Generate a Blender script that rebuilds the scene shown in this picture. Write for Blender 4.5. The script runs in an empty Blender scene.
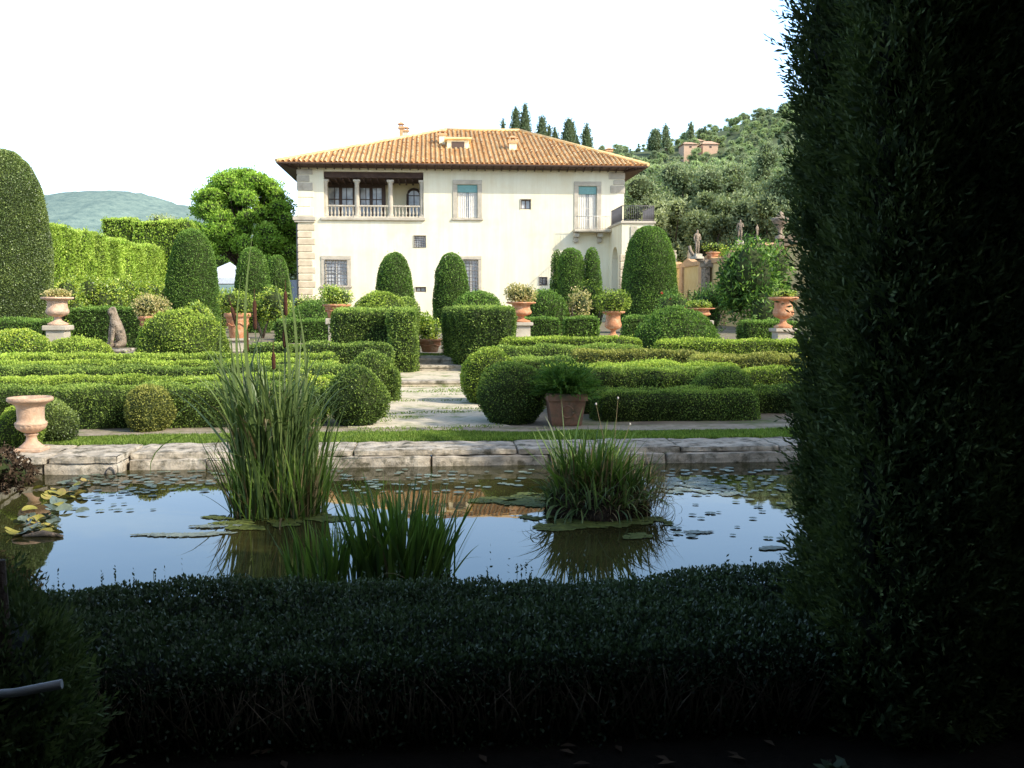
import bpy, math
import numpy as np
from mathutils import Vector

RNG = np.random.default_rng(7)
scene = bpy.context.scene
COL = scene.collection
PI = math.pi
FOC = 1000.0
CAM = np.array([0.0, 0.0, 1.6])
PITCH = math.atan(0.079)
YAW = math.atan(0.082 * math.cos(PITCH))

# ------------------------------------------------------------------ camera
cd = bpy.data.cameras.new('camera')
cam = bpy.data.objects.new('camera', cd)
COL.objects.link(cam)
cam.location = CAM
cam.rotation_euler = (PI / 2 - PITCH, 0, -YAW)
cd.sensor_width = 36
cd.lens = 36 * FOC / 1024
cd.clip_start = 0.05
cd.clip_end = 9000
scene.camera = cam

_f = np.array([math.sin(YAW) * math.cos(PITCH), math.cos(YAW) * math.cos(PITCH), -math.sin(PITCH)])
_r = np.array([math.cos(YAW), -math.sin(YAW), 0])
_u = np.cross(_r, _f)


def ray(px, py):
    return _f + _r * (px - 512) / FOC + _u * (384 - py) / FOC


def at(px, py, Y):
    d = ray(px, py)
    p = CAM + d * Y / d[1]
    return float(p[0]), float(p[2])


def gnd(px, py, z=0.0):
    d = ray(px, py)
    p = CAM + d * (z - 1.6) / d[2]
    return float(p[0]), float(p[1])


# ------------------------------------------------------------------ light, sky
SUN = Vector((1.4, -1.0, 1.25)).normalized()
el = math.asin(SUN.z)
az = math.atan2(SUN.x, SUN.y)
w = bpy.data.worlds.new('World')
scene.world = w
w.use_nodes = True
nt = w.node_tree
bg = nt.nodes['Background']
sky = nt.nodes.new('ShaderNodeTexSky')
sky.sky_type = 'NISHITA'
sky.sun_disc = False
sky.sun_elevation = el
sky.sun_rotation = az
sky.air_density = 1.0
sky.dust_density = 3.0
sky.ozone_density = 1.0
# bright summer haze: a whitish veil, strongest low over the horizon
geo = nt.nodes.new('ShaderNodeNewGeometry')
sep = nt.nodes.new('ShaderNodeSeparateXYZ')
nt.links.new(geo.outputs['Incoming'], sep.inputs[0])
mth = nt.nodes.new('ShaderNodeMath')
mth.operation = 'ABSOLUTE'
nt.links.new(sep.outputs[2], mth.inputs[0])
cr = nt.nodes.new('ShaderNodeValToRGB')
for i_, (p_, c_) in enumerate([(0.0, (0.5, 0.56, 0.62)), (0.31, (0.32, 0.6, 1.0)), (0.4, (0.07, 0.11, 0.18)), (1.0, (0.015, 0.02, 0.03))]):
    if i_ > 1:
        cr.color_ramp.elements.new(0.5)
    cr.color_ramp.elements[i_].position = p_
    cr.color_ramp.elements[i_].color = (*c_, 1)
nt.links.new(mth.outputs[0], cr.inputs[0])
vm = nt.nodes.new('ShaderNodeVectorMath')
vm.operation = 'MULTIPLY_ADD'
vm.inputs[1].default_value = (16, 16, 16)
nt.links.new(cr.outputs[0], vm.inputs[0])
nt.links.new(sky.outputs[0], vm.inputs[2])
nt.links.new(vm.outputs[0], bg.inputs[0])
bg.inputs[1].default_value = 0.15
sl = bpy.data.lights.new('sun', 'SUN')
sl.energy = 5.0
sl.angle = math.radians(0.5)
sl.color = (1.0, 0.92, 0.78)
so = bpy.data.objects.new('sun', sl)
COL.objects.link(so)
so.rotation_euler = SUN.to_track_quat('Z', 'Y').to_euler()
scene.view_settings.view_transform = 'Standard'
scene.view_settings.look = 'None'
scene.view_settings.exposure = 0

# ------------------------------------------------------------------ materials


def newmat(name):
    m = bpy.data.materials.new(name)
    m.use_nodes = True
    t = m.node_tree
    t.nodes.clear()
    o = t.nodes.new('ShaderNodeOutputMaterial')
    return m, t, o


def ramp(t, fac, stops):
    r = t.nodes.new('ShaderNodeValToRGB')
    e = r.color_ramp.elements
    while len(e) < len(stops):
        e.new(0.5)
    for i, (p, c) in enumerate(stops):
        e[i].position = p
        e[i].color = (*c, 1)
    t.links.new(fac, r.inputs[0])
    return r.outputs[0]


def noise(t, scale, detail=4, rough=0.6, coord='Object', vec_scale=None):
    tc = t.nodes.new('ShaderNodeTexCoord')
    n = t.nodes.new('ShaderNodeTexNoise')
    n.inputs['Scale'].default_value = scale
    n.inputs['Detail'].default_value = detail
    n.inputs['Roughness'].default_value = rough
    src = tc.outputs[coord]
    if vec_scale:
        mp = t.nodes.new('ShaderNodeMapping')
        mp.inputs['Scale'].default_value = vec_scale
        t.links.new(src, mp.inputs[0])
        src = mp.outputs[0]
    t.links.new(src, n.inputs['Vector'])
    return n.outputs['Fac']


def mixc(t, fac, a, b, mode='MIX'):
    m = t.nodes.new('ShaderNodeMix')
    m.data_type = 'RGBA'
    m.blend_type = mode
    for s, v in ((0, fac), (6, a), (7, b)):
        if isinstance(v, (float, int)):
            m.inputs[s].default_value = v
        elif isinstance(v, tuple):
            m.inputs[s].default_value = (*v, 1)
        else:
            t.links.new(v, m.inputs[s])
    return m.outputs[2]


def bumpn(t, h, strength=0.4, dist=0.02):
    b = t.nodes.new('ShaderNodeBump')
    b.inputs['Strength'].default_value = strength
    b.inputs['Distance'].default_value = dist
    t.links.new(h, b.inputs['Height'])
    return b.outputs[0]


def surf(name, stops, scale=4, rough=0.85, bump=0.4, bscale=None, bdist=0.02, stain=None, spec=0.3, vec_scale=None, detail=6):
    """generic noisy solid surface"""
    m, t, o = newmat(name)
    p = t.nodes.new('ShaderNodeBsdfPrincipled')
    p.inputs['Roughness'].default_value = rough
    p.inputs['Specular IOR Level'].default_value = spec
    c = ramp(t, noise(t, scale, detail, 0.65, vec_scale=vec_scale), stops)
    if stain:
        sc, col, lo, hi = stain
        f = noise(t, sc, 5, 0.7)
        rr = ramp(t, f, [(lo, (0, 0, 0)), (hi, (1, 1, 1))])
        c = mixc(t, rr, c, col)
    t.links.new(c, p.inputs['Base Color'])
    if bump:
        t.links.new(bumpn(t, noise(t, bscale or scale * 4, 5, 0.7), bump, bdist), p.inputs['Normal'])
    t.links.new(p.outputs[0], o.inputs[0])
    return m


def leafmat(name, dark, mid, light, transl=0.35, gloss=0.015, patch=0.8, pscale=1.2, patch_col=None, grough=0.5, pvec=None, gain=1.75, haze=False):
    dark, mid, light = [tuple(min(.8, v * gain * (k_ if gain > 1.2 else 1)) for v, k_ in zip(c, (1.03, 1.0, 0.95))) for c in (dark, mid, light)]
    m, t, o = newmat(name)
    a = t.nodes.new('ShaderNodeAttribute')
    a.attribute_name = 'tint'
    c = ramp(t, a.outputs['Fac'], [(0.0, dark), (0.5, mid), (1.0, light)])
    nf = noise(t, pscale, 3, 0.6, vec_scale=pvec)
    if patch_col:
        f = ramp(t, nf, [(0.55, (0, 0, 0)), (0.75, (1, 1, 1))])
        c = mixc(t, f, c, patch_col)
    else:
        f = ramp(t, nf, [(0.3, (patch,) * 3), (0.7, (1.12,) * 3)])
        c = mixc(t, 1.0, c, f, 'MULTIPLY')
    if haze:  # aerial haze put into the leaf colour, growing with distance
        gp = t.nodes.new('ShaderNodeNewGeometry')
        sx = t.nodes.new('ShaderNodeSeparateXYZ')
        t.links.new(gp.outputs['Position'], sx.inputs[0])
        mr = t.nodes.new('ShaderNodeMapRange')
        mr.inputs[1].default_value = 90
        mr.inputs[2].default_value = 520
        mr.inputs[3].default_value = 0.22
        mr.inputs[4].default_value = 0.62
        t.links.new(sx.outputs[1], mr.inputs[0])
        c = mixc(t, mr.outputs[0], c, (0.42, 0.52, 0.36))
    d = t.nodes.new('ShaderNodeBsdfDiffuse')
    tr = t.nodes.new('ShaderNodeBsdfTranslucent')
    g = t.nodes.new('ShaderNodeBsdfGlossy')
    g.inputs['Roughness'].default_value = grough
    g.inputs[0].default_value = (1, 1, 1, 1)
    m1 = t.nodes.new('ShaderNodeMixShader')
    m2 = t.nodes.new('ShaderNodeMixShader')
    m1.inputs[0].default_value = transl
    m2.inputs[0].default_value = gloss
    t.links.new(c, d.inputs[0])
    t.links.new(mixc(t, 1.0, c, (1.1, 1.15, 0.6), 'MULTIPLY'), tr.inputs[0])
    t.links.new(d.outputs[0], m1.inputs[1])
    t.links.new(tr.outputs[0], m1.inputs[2])
    t.links.new(m1.outputs[0], m2.inputs[1])
    t.links.new(g.outputs[0], m2.inputs[2])
    t.links.new(m2.outputs[0], o.inputs[0])
    return m


def flat(name, col, rough=0.7, spec=0.3, metal=0):
    return surf(name, [(0.3, tuple(x * 0.82 for x in col)), (0.7, tuple(min(1, x * 1.1) for x in col))], 9, rough, 0.15, spec=spec)


M = {}
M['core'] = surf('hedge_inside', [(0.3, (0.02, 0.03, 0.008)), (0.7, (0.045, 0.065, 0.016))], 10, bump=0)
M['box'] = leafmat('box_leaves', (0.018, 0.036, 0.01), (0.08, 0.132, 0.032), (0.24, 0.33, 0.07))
M['box_gold'] = leafmat('box_leaves_fresh', (0.035, 0.065, 0.012), (0.14, 0.21, 0.035), (0.33, 0.42, 0.075))
M['box_tan'] = leafmat('box_leaves_bronzed', (0.05, 0.065, 0.018), (0.16, 0.175, 0.045), (0.32, 0.33, 0.09))
M['topiary'] = leafmat('topiary_leaves', (0.03, 0.06, 0.015), (0.08, 0.15, 0.03), (0.15, 0.25, 0.05), patch=0.85)
M['bay'] = leafmat('bay_leaves', (0.03, 0.05, 0.012), (0.085, 0.13, 0.03), (0.2, 0.26, 0.06), transl=0.25, gloss=0.06)
M['lemon'] = leafmat('lemon_leaves', (0.05, 0.09, 0.01), (0.17, 0.27, 0.03), (0.4, 0.48, 0.06), gloss=0.06)
M['yellow_hedge'] = leafmat('cypress_hedge_sunlit', (0.1, 0.17, 0.02), (0.22, 0.33, 0.05), (0.36, 0.47, 0.09), pscale=1.6, patch=0.62, pvec=(1, 1, .16))
M['pine'] = leafmat('pine_needles', (0.05, 0.1, 0.012), (0.17, 0.29, 0.04), (0.32, 0.46, 0.075), pscale=0.5)
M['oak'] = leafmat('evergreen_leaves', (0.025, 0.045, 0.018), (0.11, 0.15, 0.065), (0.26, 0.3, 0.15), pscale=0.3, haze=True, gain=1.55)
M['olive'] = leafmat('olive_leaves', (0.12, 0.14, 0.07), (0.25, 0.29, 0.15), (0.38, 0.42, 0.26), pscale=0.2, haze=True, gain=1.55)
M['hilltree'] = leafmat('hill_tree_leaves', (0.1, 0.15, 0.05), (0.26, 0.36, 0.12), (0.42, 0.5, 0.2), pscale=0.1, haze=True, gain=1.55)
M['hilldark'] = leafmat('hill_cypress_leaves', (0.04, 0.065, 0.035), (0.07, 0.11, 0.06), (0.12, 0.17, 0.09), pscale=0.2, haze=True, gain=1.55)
M['dark_cypress'] = leafmat('shaded_cypress_sprays', (0.02, 0.03, 0.015), (0.045, 0.065, 0.028), (0.085, 0.11, 0.045), transl=0.2, gloss=0.01, gain=2.3)  # dark cypress colours with the foreground shade put into them
M['darkcore'] = surf('shaded_hedge_inside', [(0.3, (0.005, 0.007, 0.003)), (0.7, (0.014, 0.018, 0.008))], 10, bump=0)  # foreground shade put into a darker core colour
M['near_box'] = leafmat('shaded_box_leaves', (0.018, 0.03, 0.014), (0.052, 0.078, 0.036), (0.12, 0.16, 0.09), transl=0.2, gloss=0.03, grough=0.4, gain=1.2)  # darker copy of the box leaves, foreground shade in the colour
M['cattail'] = leafmat('cattail_blades', (0.035, 0.065, 0.015), (0.09, 0.15, 0.04), (0.24, 0.32, 0.11), transl=0.3, gloss=0.05, gain=1.25)
M['iris'] = leafmat('iris_blades', (0.03, 0.065, 0.012), (0.075, 0.145, 0.025), (0.19, 0.29, 0.055), transl=0.35, gloss=0.04, gain=1.25)
M['dry'] = leafmat('dry_blades', (0.13, 0.1, 0.05), (0.27, 0.21, 0.11), (0.46, 0.39, 0.24), transl=0.2, gain=1.0)
M['root'] = leafmat('matted_roots', (0.012, 0.009, 0.007), (0.035, 0.026, 0.02), (0.09, 0.065, 0.045), transl=0.0, gloss=0.0)
M['grass'] = leafmat('grass_blades', (0.07, 0.12, 0.02), (0.14, 0.23, 0.04), (0.26, 0.34, 0.08), pscale=2, gain=1.4)
M['dryplant'] = leafmat('pinkish_dry_plant', (0.14, 0.16, 0.05), (0.33, 0.3, 0.13), (0.5, 0.38, 0.22), pscale=4)
M['oleander'] = leafmat('oleander_leaves', (0.02, 0.05, 0.012), (0.05, 0.11, 0.022), (0.18, 0.3, 0.06), gloss=0.02)
M['fern'] = leafmat('fern_sprays', (0.03, 0.08, 0.015), (0.07, 0.15, 0.03), (0.14, 0.24, 0.05), gain=1.25)
M['red'] = leafmat('red_blossom', (0.3, 0.03, 0.02), (0.5, 0.06, 0.04), (0.6, 0.2, 0.12))
M['pad'] = leafmat('lily_pad', (0.07, 0.1, 0.07), (0.14, 0.18, 0.13), (0.24, 0.29, 0.2), transl=0.05, gloss=0.12, grough=0.3, gain=1)
M['pad_yellow'] = leafmat('yellow_lily_leaf', (0.26, 0.22, 0.04), (0.38, 0.36, 0.08), (0.5, 0.33, 0.14), transl=0.1, gloss=0.03, gain=1.0)
M['algae'] = surf('algae_scum', [(0.35, (0.06, 0.08, 0.015)), (0.65, (0.16, 0.19, 0.04))], 14, 0.8, 0.3)
M['scum'] = surf('pale_pond_scum', [(0.35, (0.15, 0.18, 0.15)), (0.65, (0.26, 0.3, 0.24))], 12, 0.5, 0.3)
M['bark'] = surf('bark', [(0.3, (0.05, 0.035, 0.025)), (0.7, (0.16, 0.12, 0.09))], 8, 0.95, 0.8, vec_scale=(1, 1, 0.2))
M['twig'] = surf('dry_twigs', [(0.3, (0.09, 0.07, 0.05)), (0.7, (0.24, 0.19, 0.14))], 30, 0.95, 0)
M['darktwig'] = surf('shaded_twigs', [(0.3, (0.1, 0.075, 0.052)), (0.7, (0.36, 0.29, 0.2))], 14, 0.95, 0)
M['stucco'] = surf('cream_stucco', [(0.3, (0.88, 0.8, 0.58)), (0.7, (0.9, 0.85, 0.66))], 0.5, 0.9, 0.15, 12, 0.01, stain=(0.3, (0.82, 0.7, 0.45), 0.5, 0.8))
def streaks(m):
    t = m.node_tree
    p = [n for n in t.nodes if n.type == 'BSDF_PRINCIPLED'][0]
    src = p.inputs['Base Color'].links[0].from_socket
    f = ramp(t, noise(t, 1.6, 5, 0.7, vec_scale=(1, 1, .07)), [(0.42, (0.86, 0.82, 0.74)), (0.62, (1, 1, 1))])
    t.links.new(mixc(t, 0.5, src, f, 'MULTIPLY'), p.inputs['Base Color'])


streaks(M['stucco'])
M['stucco_in'] = surf('ochre_stucco', [(0.3, (0.84, 0.72, 0.45)), (0.7, (0.88, 0.78, 0.54))], 0.6, 0.9, 0.15, 12, 0.01)
M['quoin'] = surf('pietra_quoins', [(0.3, (0.5, 0.4, 0.27)), (0.7, (0.72, 0.62, 0.45))], 1.4, 0.9, 0.4, 9, 0.02)
M['stone'] = surf('grey_carved_stone', [(0.3, (0.4, 0.35, 0.27)), (0.7, (0.6, 0.54, 0.43))], 2, 0.9, 0.3, 12, 0.01)
M['tile'] = None
M['terra'] = surf('pale_terracotta', [(0.3, (0.5, 0.3, 0.19)), (0.7, (0.76, 0.54, 0.38))], 7, 0.88, 0.6, 25, 0.02, stain=(6, (0.4, 0.3, 0.22), 0.5, 0.68))
M['terra_red'] = surf('orange_terracotta', [(0.3, (0.42, 0.18, 0.09)), (0.7, (0.66, 0.32, 0.16))], 6, 0.85, 0.5, 25, 0.02, stain=(6, (0.6, 0.45, 0.3), 0.52, 0.7))
M['terra_dark'] = surf('mossy_terracotta', [(0.3, (0.18, 0.095, 0.06)), (0.7, (0.34, 0.19, 0.125))], 6, 0.9, 0.4, 25, 0.01, stain=(5, (0.12, 0.11, 0.07), 0.5, 0.7))  # darker terracotta: the planter's shade is put into the colour
M['soil'] = surf('soil', [(0.3, (0.03, 0.022, 0.015)), (0.7, (0.09, 0.065, 0.045))], 9, 0.95, 0.9, 40, 0.03)
M['oldstone'] = surf('weathered_stone', [(0.3, (0.3, 0.26, 0.2)), (0.5, (0.5, 0.44, 0.35)), (0.75, (0.7, 0.64, 0.53))], 6, 0.92, 0.7, 14, 0.03, stain=(5.5, (0.12, 0.11, 0.075), 0.48, 0.64), vec_scale=(.5, 1, 1.8))
M['statue'] = surf('lichened_statue_stone', [(0.3, (0.2, 0.15, 0.1)), (0.7, (0.46, 0.37, 0.28))], 9, 0.92, 1.0, 20, 0.03, stain=(6, (0.1, 0.085, 0.06), 0.5, 0.62))
M['wood'] = surf('dark_eave_wood', [(0.3, (0.05, 0.03, 0.024)), (0.7, (0.11, 0.068, 0.05))], 3, 0.8, 0.4)
M['darkframe'] = flat('dark_brown_frame', (0.11, 0.075, 0.06), 0.6)
M['whiteframe'] = flat('white_painted_wood', (0.7, 0.66, 0.58), 0.6)
M['iron'] = flat('grey_iron', (0.16, 0.15, 0.15), 0.5)
M['blind'] = flat('teal_roller_blind', (0.2, 0.38, 0.36), 0.8)
M['ochre'] = surf('ochre_garden_wall', [(0.3, (0.7, 0.46, 0.17)), (0.7, (0.82, 0.6, 0.28))], 1.2, 0.9, 0.3, 10, 0.01, stain=(0.9, (0.6, 0.4, 0.2), 0.55, 0.8))
M['cap'] = surf('brick_coping', [(0.3, (0.55, 0.3, 0.14)), (0.7, (0.72, 0.46, 0.25))], 4, 0.9, 0.4)
M['canvas'] = flat('pale_blue_canvas', (0.6, 0.66, 0.78), 0.8)
M['pipe'] = flat('white_plastic_pipe', (0.45, 0.45, 0.44), 0.6)
M['fence'] = flat('grey_panel', (0.33, 0.36, 0.42), 0.8)
M['brown'] = surf('cattail_brown', [(0.3, (0.06, 0.025, 0.015)), (0.7, (0.13, 0.055, 0.03))], 30, 0.95, 0.5)


def glassmat():
    m, t, o = newmat('window_glass')
    p = t.nodes.new('ShaderNodeBsdfPrincipled')
    p.inputs['Roughness'].default_value = 0.06
    p.inputs['Specular IOR Level'].default_value = 0.6
    c = ramp(t, noise(t, 1.3, 2, 0.5), [(0.35, (0.3, 0.33, 0.36)), (0.65, (0.66, 0.68, 0.7))])
    t.links.new(c, p.inputs['Base Color'])
    t.links.new(p.outputs[0], o.inputs[0])
    return m


def tilemat():
    m, t, o = newmat('clay_roof_tiles')
    p = t.nodes.new('ShaderNodeBsdfPrincipled')
    p.inputs['Roughness'].default_value = 0.85
    a = t.nodes.new('ShaderNodeAttribute')
    a.attribute_name = 'tint'
    c = ramp(t, a.outputs['Fac'], [(0.0, (0.3, 0.14, 0.07)), (0.3, (0.84, 0.5, 0.2)), (0.6, (0.92, 0.7, 0.38)), (1.0, (0.9, 0.76, 0.5))])
    st = ramp(t, noise(t, 0.8, 5, 0.7), [(0.35, (0.82, 0.76, 0.68)), (0.6, (1.1, 1.08, 1.0))])
    t.links.new(mixc(t, 1.0, c, st, 'MULTIPLY'), p.inputs['Base Color'])
    t.links.new(p.outputs[0], o.inputs[0])
    return m


def watermat():
    m, t, o = newmat('pond_water')
    g = t.nodes.new('ShaderNodeBsdfGlossy')
    g.inputs['Roughness'].default_value = 0.015
    d = t.nodes.new('ShaderNodeBsdfDiffuse')
    c = ramp(t, noise(t, 0.8, 4, 0.6), [(0.35, (0.02, 0.02, 0.006)), (0.65, (0.06, 0.055, 0.018))])
    t.links.new(c, d.inputs[0])
    fr = t.nodes.new('ShaderNodeFresnel')
    fr.inputs['IOR'].default_value = 1.34
    mx = t.nodes.new('ShaderNodeMixShader')
    nb = bumpn(t, noise(t, 4.0, 2, 0.5), 0.016, 0.02)
    t.links.new(nb, g.inputs['Normal'])
    t.links.new(nb, fr.inputs['Normal'])
    t.links.new(fr.outputs[0], mx.inputs[0])
    t.links.new(d.outputs[0], mx.inputs[1])
    t.links.new(g.outputs[0], mx.inputs[2])
    t.links.new(mx.outputs[0], o.inputs[0])
    return m


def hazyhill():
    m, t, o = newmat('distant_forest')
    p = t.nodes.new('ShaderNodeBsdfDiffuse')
    c1 = ramp(t, noise(t, 0.06, 8, 0.85), [(0.36, (0.12, 0.19, 0.19)), (0.64, (0.27, 0.36, 0.31))])  # distance haze put into these pale bluish forest colours
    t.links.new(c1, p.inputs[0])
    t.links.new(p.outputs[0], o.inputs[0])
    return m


M['glass'] = glassmat()
M['tile'] = tilemat()
M['water'] = watermat()
M['haze'] = hazyhill()

# ------------------------------------------------------------------ mesh building


class MB:
    def __init__(self):
        self.V, self.F, self.MI, self.T, self.S = [], [], [], [], []
        self.n = 0
        self.mats = []

    def mi(self, m):
        if m not in self.mats:
            self.mats.append(m)
        return self.mats.index(m)

    def add(self, V, F, mat, tint=0.5, smooth=False):
        V = np.asarray(V, dtype=np.float64).reshape(-1, 3)
        F = np.asarray(F, dtype=np.int64)
        if len(F) == 0:
            return self
        self.V.append(V)
        self.F.append(F + self.n)
        self.n += len(V)
        k = len(F)
        self.MI.append(np.full(k, self.mi(mat)))
        self.T.append(np.broadcast_to(np.asarray(tint, dtype=np.float64), (k,)).copy())
        self.S.append(np.full(k, smooth))
        return self

    def box(self, c, s, mat, rz=0.0, tint=0.5, bev=0.0):
        cx, cy, cz = c
        hx, hy, hz = s[0] / 2, s[1] / 2, s[2] / 2
        if bev <= 0:
            v = np.array([[x, y, z] for z in (-hz, hz) for y in (-hy, hy) for x in (-hx, hx)])
            f = [[0, 2, 3, 1], [4, 5, 7, 6], [0, 1, 5, 4], [2, 6, 7, 3], [0, 4, 6, 2], [1, 3, 7, 5]]
        else:
            b = min(bev, hx * .9, hy * .9, hz * .9)
            rings = []
            for z, i in ((-hz, b), (-hz + b, 0), (hz - b, 0), (hz, b)):
                X, Y = hx - i, hy - i
                q = b * 0.6 if i == 0 else b * 0.3
                rings.append([[-X + q, -Y, z], [X - q, -Y, z], [X, -Y + q, z], [X, Y - q, z], [X - q, Y, z], [-X + q, Y, z], [-X, Y - q, z], [-X, -Y + q, z]])
            v = np.array(rings).reshape(-1, 3)
            f = []
            for r in range(3):
                for k in range(8):
                    k2 = (k + 1) % 8
                    f.append([r * 8 + k, r * 8 + k2, r * 8 + 8 + k2, r * 8 + 8 + k])
            for base, o in ((0, -1), (24, 1)):
                q = [[0, 1, 2, 3], [0, 3, 4, 7], [4, 5, 6, 7]]
                for a in q:
                    a = [base + i for i in a]
                    f.append(a if o > 0 else a[::-1])
        if rz:
            ca, sa = math.cos(rz), math.sin(rz)
            v = np.stack([v[:, 0] * ca - v[:, 1] * sa, v[:, 0] * sa + v[:, 1] * ca, v[:, 2]], 1)
        return self.add(v + np.array([cx, cy, cz]), f, mat, tint)

    def b2(self, x0, x1, y0, y1, z0, z1, mat, bev=0.0, tint=0.5):
        return self.box(((x0 + x1) / 2, (y0 + y1) / 2, (z0 + z1) / 2), (abs(x1 - x0), abs(y1 - y0), abs(z1 - z0)), mat, bev=bev, tint=tint)

    def lathe(self, prof, mat, c=(0, 0, 0), n=24, lobes=0, amp=0, tint=0.5):
        prof = np.array(prof, dtype=float)
        th = np.linspace(0, 2 * PI, n, endpoint=False)
        V = []
        for r, z in prof:
            rr = r * (1 + (amp * np.cos(lobes * th) if lobes else 0))
            V.append(np.stack([rr * np.cos(th), rr * np.sin(th), np.full(n, z)], 1))
        V = np.concatenate(V) + np.array(c)
        F = []
        for i in range(len(prof) - 1):
            a = i * n + np.arange(n)
            b = i * n + (np.arange(n) + 1) % n
            F.append(np.stack([a, b, b + n, a + n], 1))
        return self.add(V, np.concatenate(F), mat, tint, True)

    def tube(self, pts, rad, mat, n=7, tint=0.5):
        pts = np.array(pts, dtype=float)
        k = len(pts)
        rad = np.broadcast_to(np.asarray(rad, dtype=float), (k,))
        tg = np.gradient(pts, axis=0)
        tg /= np.linalg.norm(tg, axis=1, keepdims=True) + 1e-9
        up = np.where(np.abs(tg[:, 2:3]) > 0.9, np.array([[1., 0, 0]]), np.array([[0, 0, 1.]]))
        a = np.cross(tg, up)
        a /= np.linalg.norm(a, axis=1, keepdims=True) + 1e-9
        b = np.cross(tg, a)
        th = np.linspace(0, 2 * PI, n, endpoint=False)
        V = (pts[:, None] + rad[:, None, None] * (np.cos(th)[None, :, None] * a[:, None] + np.sin(th)[None, :, None] * b[:, None])).reshape(-1, 3)
        F = []
        for i in range(k - 1):
            q = i * n + np.arange(n)
            r = i * n + (np.arange(n) + 1) % n
            F.append(np.stack([q, r, r + n, q + n], 1))
        V = np.concatenate([V, pts[:1], pts[-1:]])
        self.add(V, np.concatenate(F), mat, tint, True)
        base = self.n - len(V)
        # caps as thin quads
        q = np.arange(n)
        F1 = np.stack([q, np.full(n, k * n), np.full(n, k * n), (q + 1) % n], 1)
        F2 = np.stack([q + (k - 1) * n, (q + 1) % n + (k - 1) * n], 1)
        caps = []
        for i in range(0, n - 2, 2):
            caps.append([0, i + 1, i + 2, (i + 3) % n])
        ends = [[(k - 1) * n + j for j in c] for c in caps]
        cc = np.array(caps)
        ee = np.array(ends)
        self.F.append(np.concatenate([cc[:, ::-1], ee]) + base)
        m_ = len(cc) * 2
        self.MI.append(np.full(m_, self.mi(mat)))
        self.T.append(np.full(m_, tint))
        self.S.append(np.full(m_, False))
        return self

    def build(self, name, parent=None, loc=(0, 0, 0)):
        V = np.concatenate(self.V)
        F = np.concatenate(self.F)
        # degenerate quads (repeated indices) are dropped to triangles is avoided: all are true quads
        me = bpy.data.meshes.new(name)
        me.vertices.add(len(V))
        me.vertices.foreach_set('co', V.astype(np.float32).ravel())
        me.loops.add(F.size)
        me.loops.foreach_set('vertex_index', F.astype(np.int32).ravel())
        me.polygons.add(len(F))
        me.polygons.foreach_set('loop_start', (np.arange(len(F)) * 4).astype(np.int32))
        me.polygons.foreach_set('material_index', np.concatenate(self.MI).astype(np.int32))
        me.polygons.foreach_set('use_smooth', np.concatenate(self.S))
        for m in self.mats:
            me.materials.append(m)
        at_ = me.attributes.new('tint', 'FLOAT', 'FACE')
        at_.data.foreach_set('value', np.concatenate(self.T).astype(np.float32))
        me.update(calc_edges=True)
        o = bpy.data.objects.new(name, me)
        COL.objects.link(o)
        o.location = loc
        if parent is not None:
            o.parent = parent
        return o


def tag(o, label=None, cat=None, group=None, kind=None):
    if label:
        o['label'] = label
    if cat:
        o['category'] = cat
    if group:
        o['group'] = group
    if kind:
        o['kind'] = kind
    return o


def thing(name, label, cat, loc=(0, 0, 0), group=None, rz=0, s=1.0):
    o = bpy.data.objects.new(name, None)
    o.empty_display_size = 0.2
    COL.objects.link(o)
    o.location = loc
    o.rotation_euler = (0, 0, rz)
    o.scale = (s, s, s)
    return tag(o, label, cat, group)


def copy_tree(o, parent=None):
    c = o.copy()
    COL.objects.link(c)
    c.parent = parent
    for ch in list(o.children):
        copy_tree(ch, c)
    return c


def dup(o, loc, label=None, group=None, rz=0.0, s=None):
    c = copy_tree(o)
    c.location = loc
    c.rotation_euler = (0, 0, rz)
    if s is not None:
        c.scale = s if isinstance(s, tuple) else (s, s, s)
    tag(c, label, None, group)
    return c


def nz(P, f, seed=0):
    r = np.random.default_rng(seed)
    out = np.zeros(len(P))
    for k in range(6):
        d = r.normal(size=3)
        d /= np.linalg.norm(d)
        out += np.sin(P @ d * f * (0.7 + 0.25 * k) + r.uniform(0, 6.28)) / 6 ** 0.5
    return out


def unit(v):
    return v / (np.linalg.norm(v, axis=-1, keepdims=True) + 1e-9)


def leaf_quads(mb, P, N, size, mat, aspect=0.55, spread=0.9, up=0.0, tint=None, rng=RNG, fold=0.0):
    """rhombic leaves at P; their long axis leans along N, with random spread"""
    n = len(P)
    if n == 0:
        return
    d = unit(N * 0.8 + rng.normal(size=(n, 3)) * spread + np.array([0, 0, up]))
    s = unit(np.cross(d, rng.normal(size=(n, 3))))
    L = size * rng.uniform(0.7, 1.3, n)[:, None] if np.isscalar(size) else (size * rng.uniform(0.7, 1.3, n))[:, None]
    W = L * aspect
    a = P - d * L * 0.35
    V = np.stack([a, a + d * L * 0.5 + s * W * 0.5, a + d * L, a + d * L * 0.5 - s * W * 0.5], 1).reshape(-1, 3)
    F = np.arange(n * 4).reshape(n, 4)
    if tint is None:
        tint = rng.uniform(0, 1, n)
    mb.add(V, F, mat, np.clip(tint, 0, 1))


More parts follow.
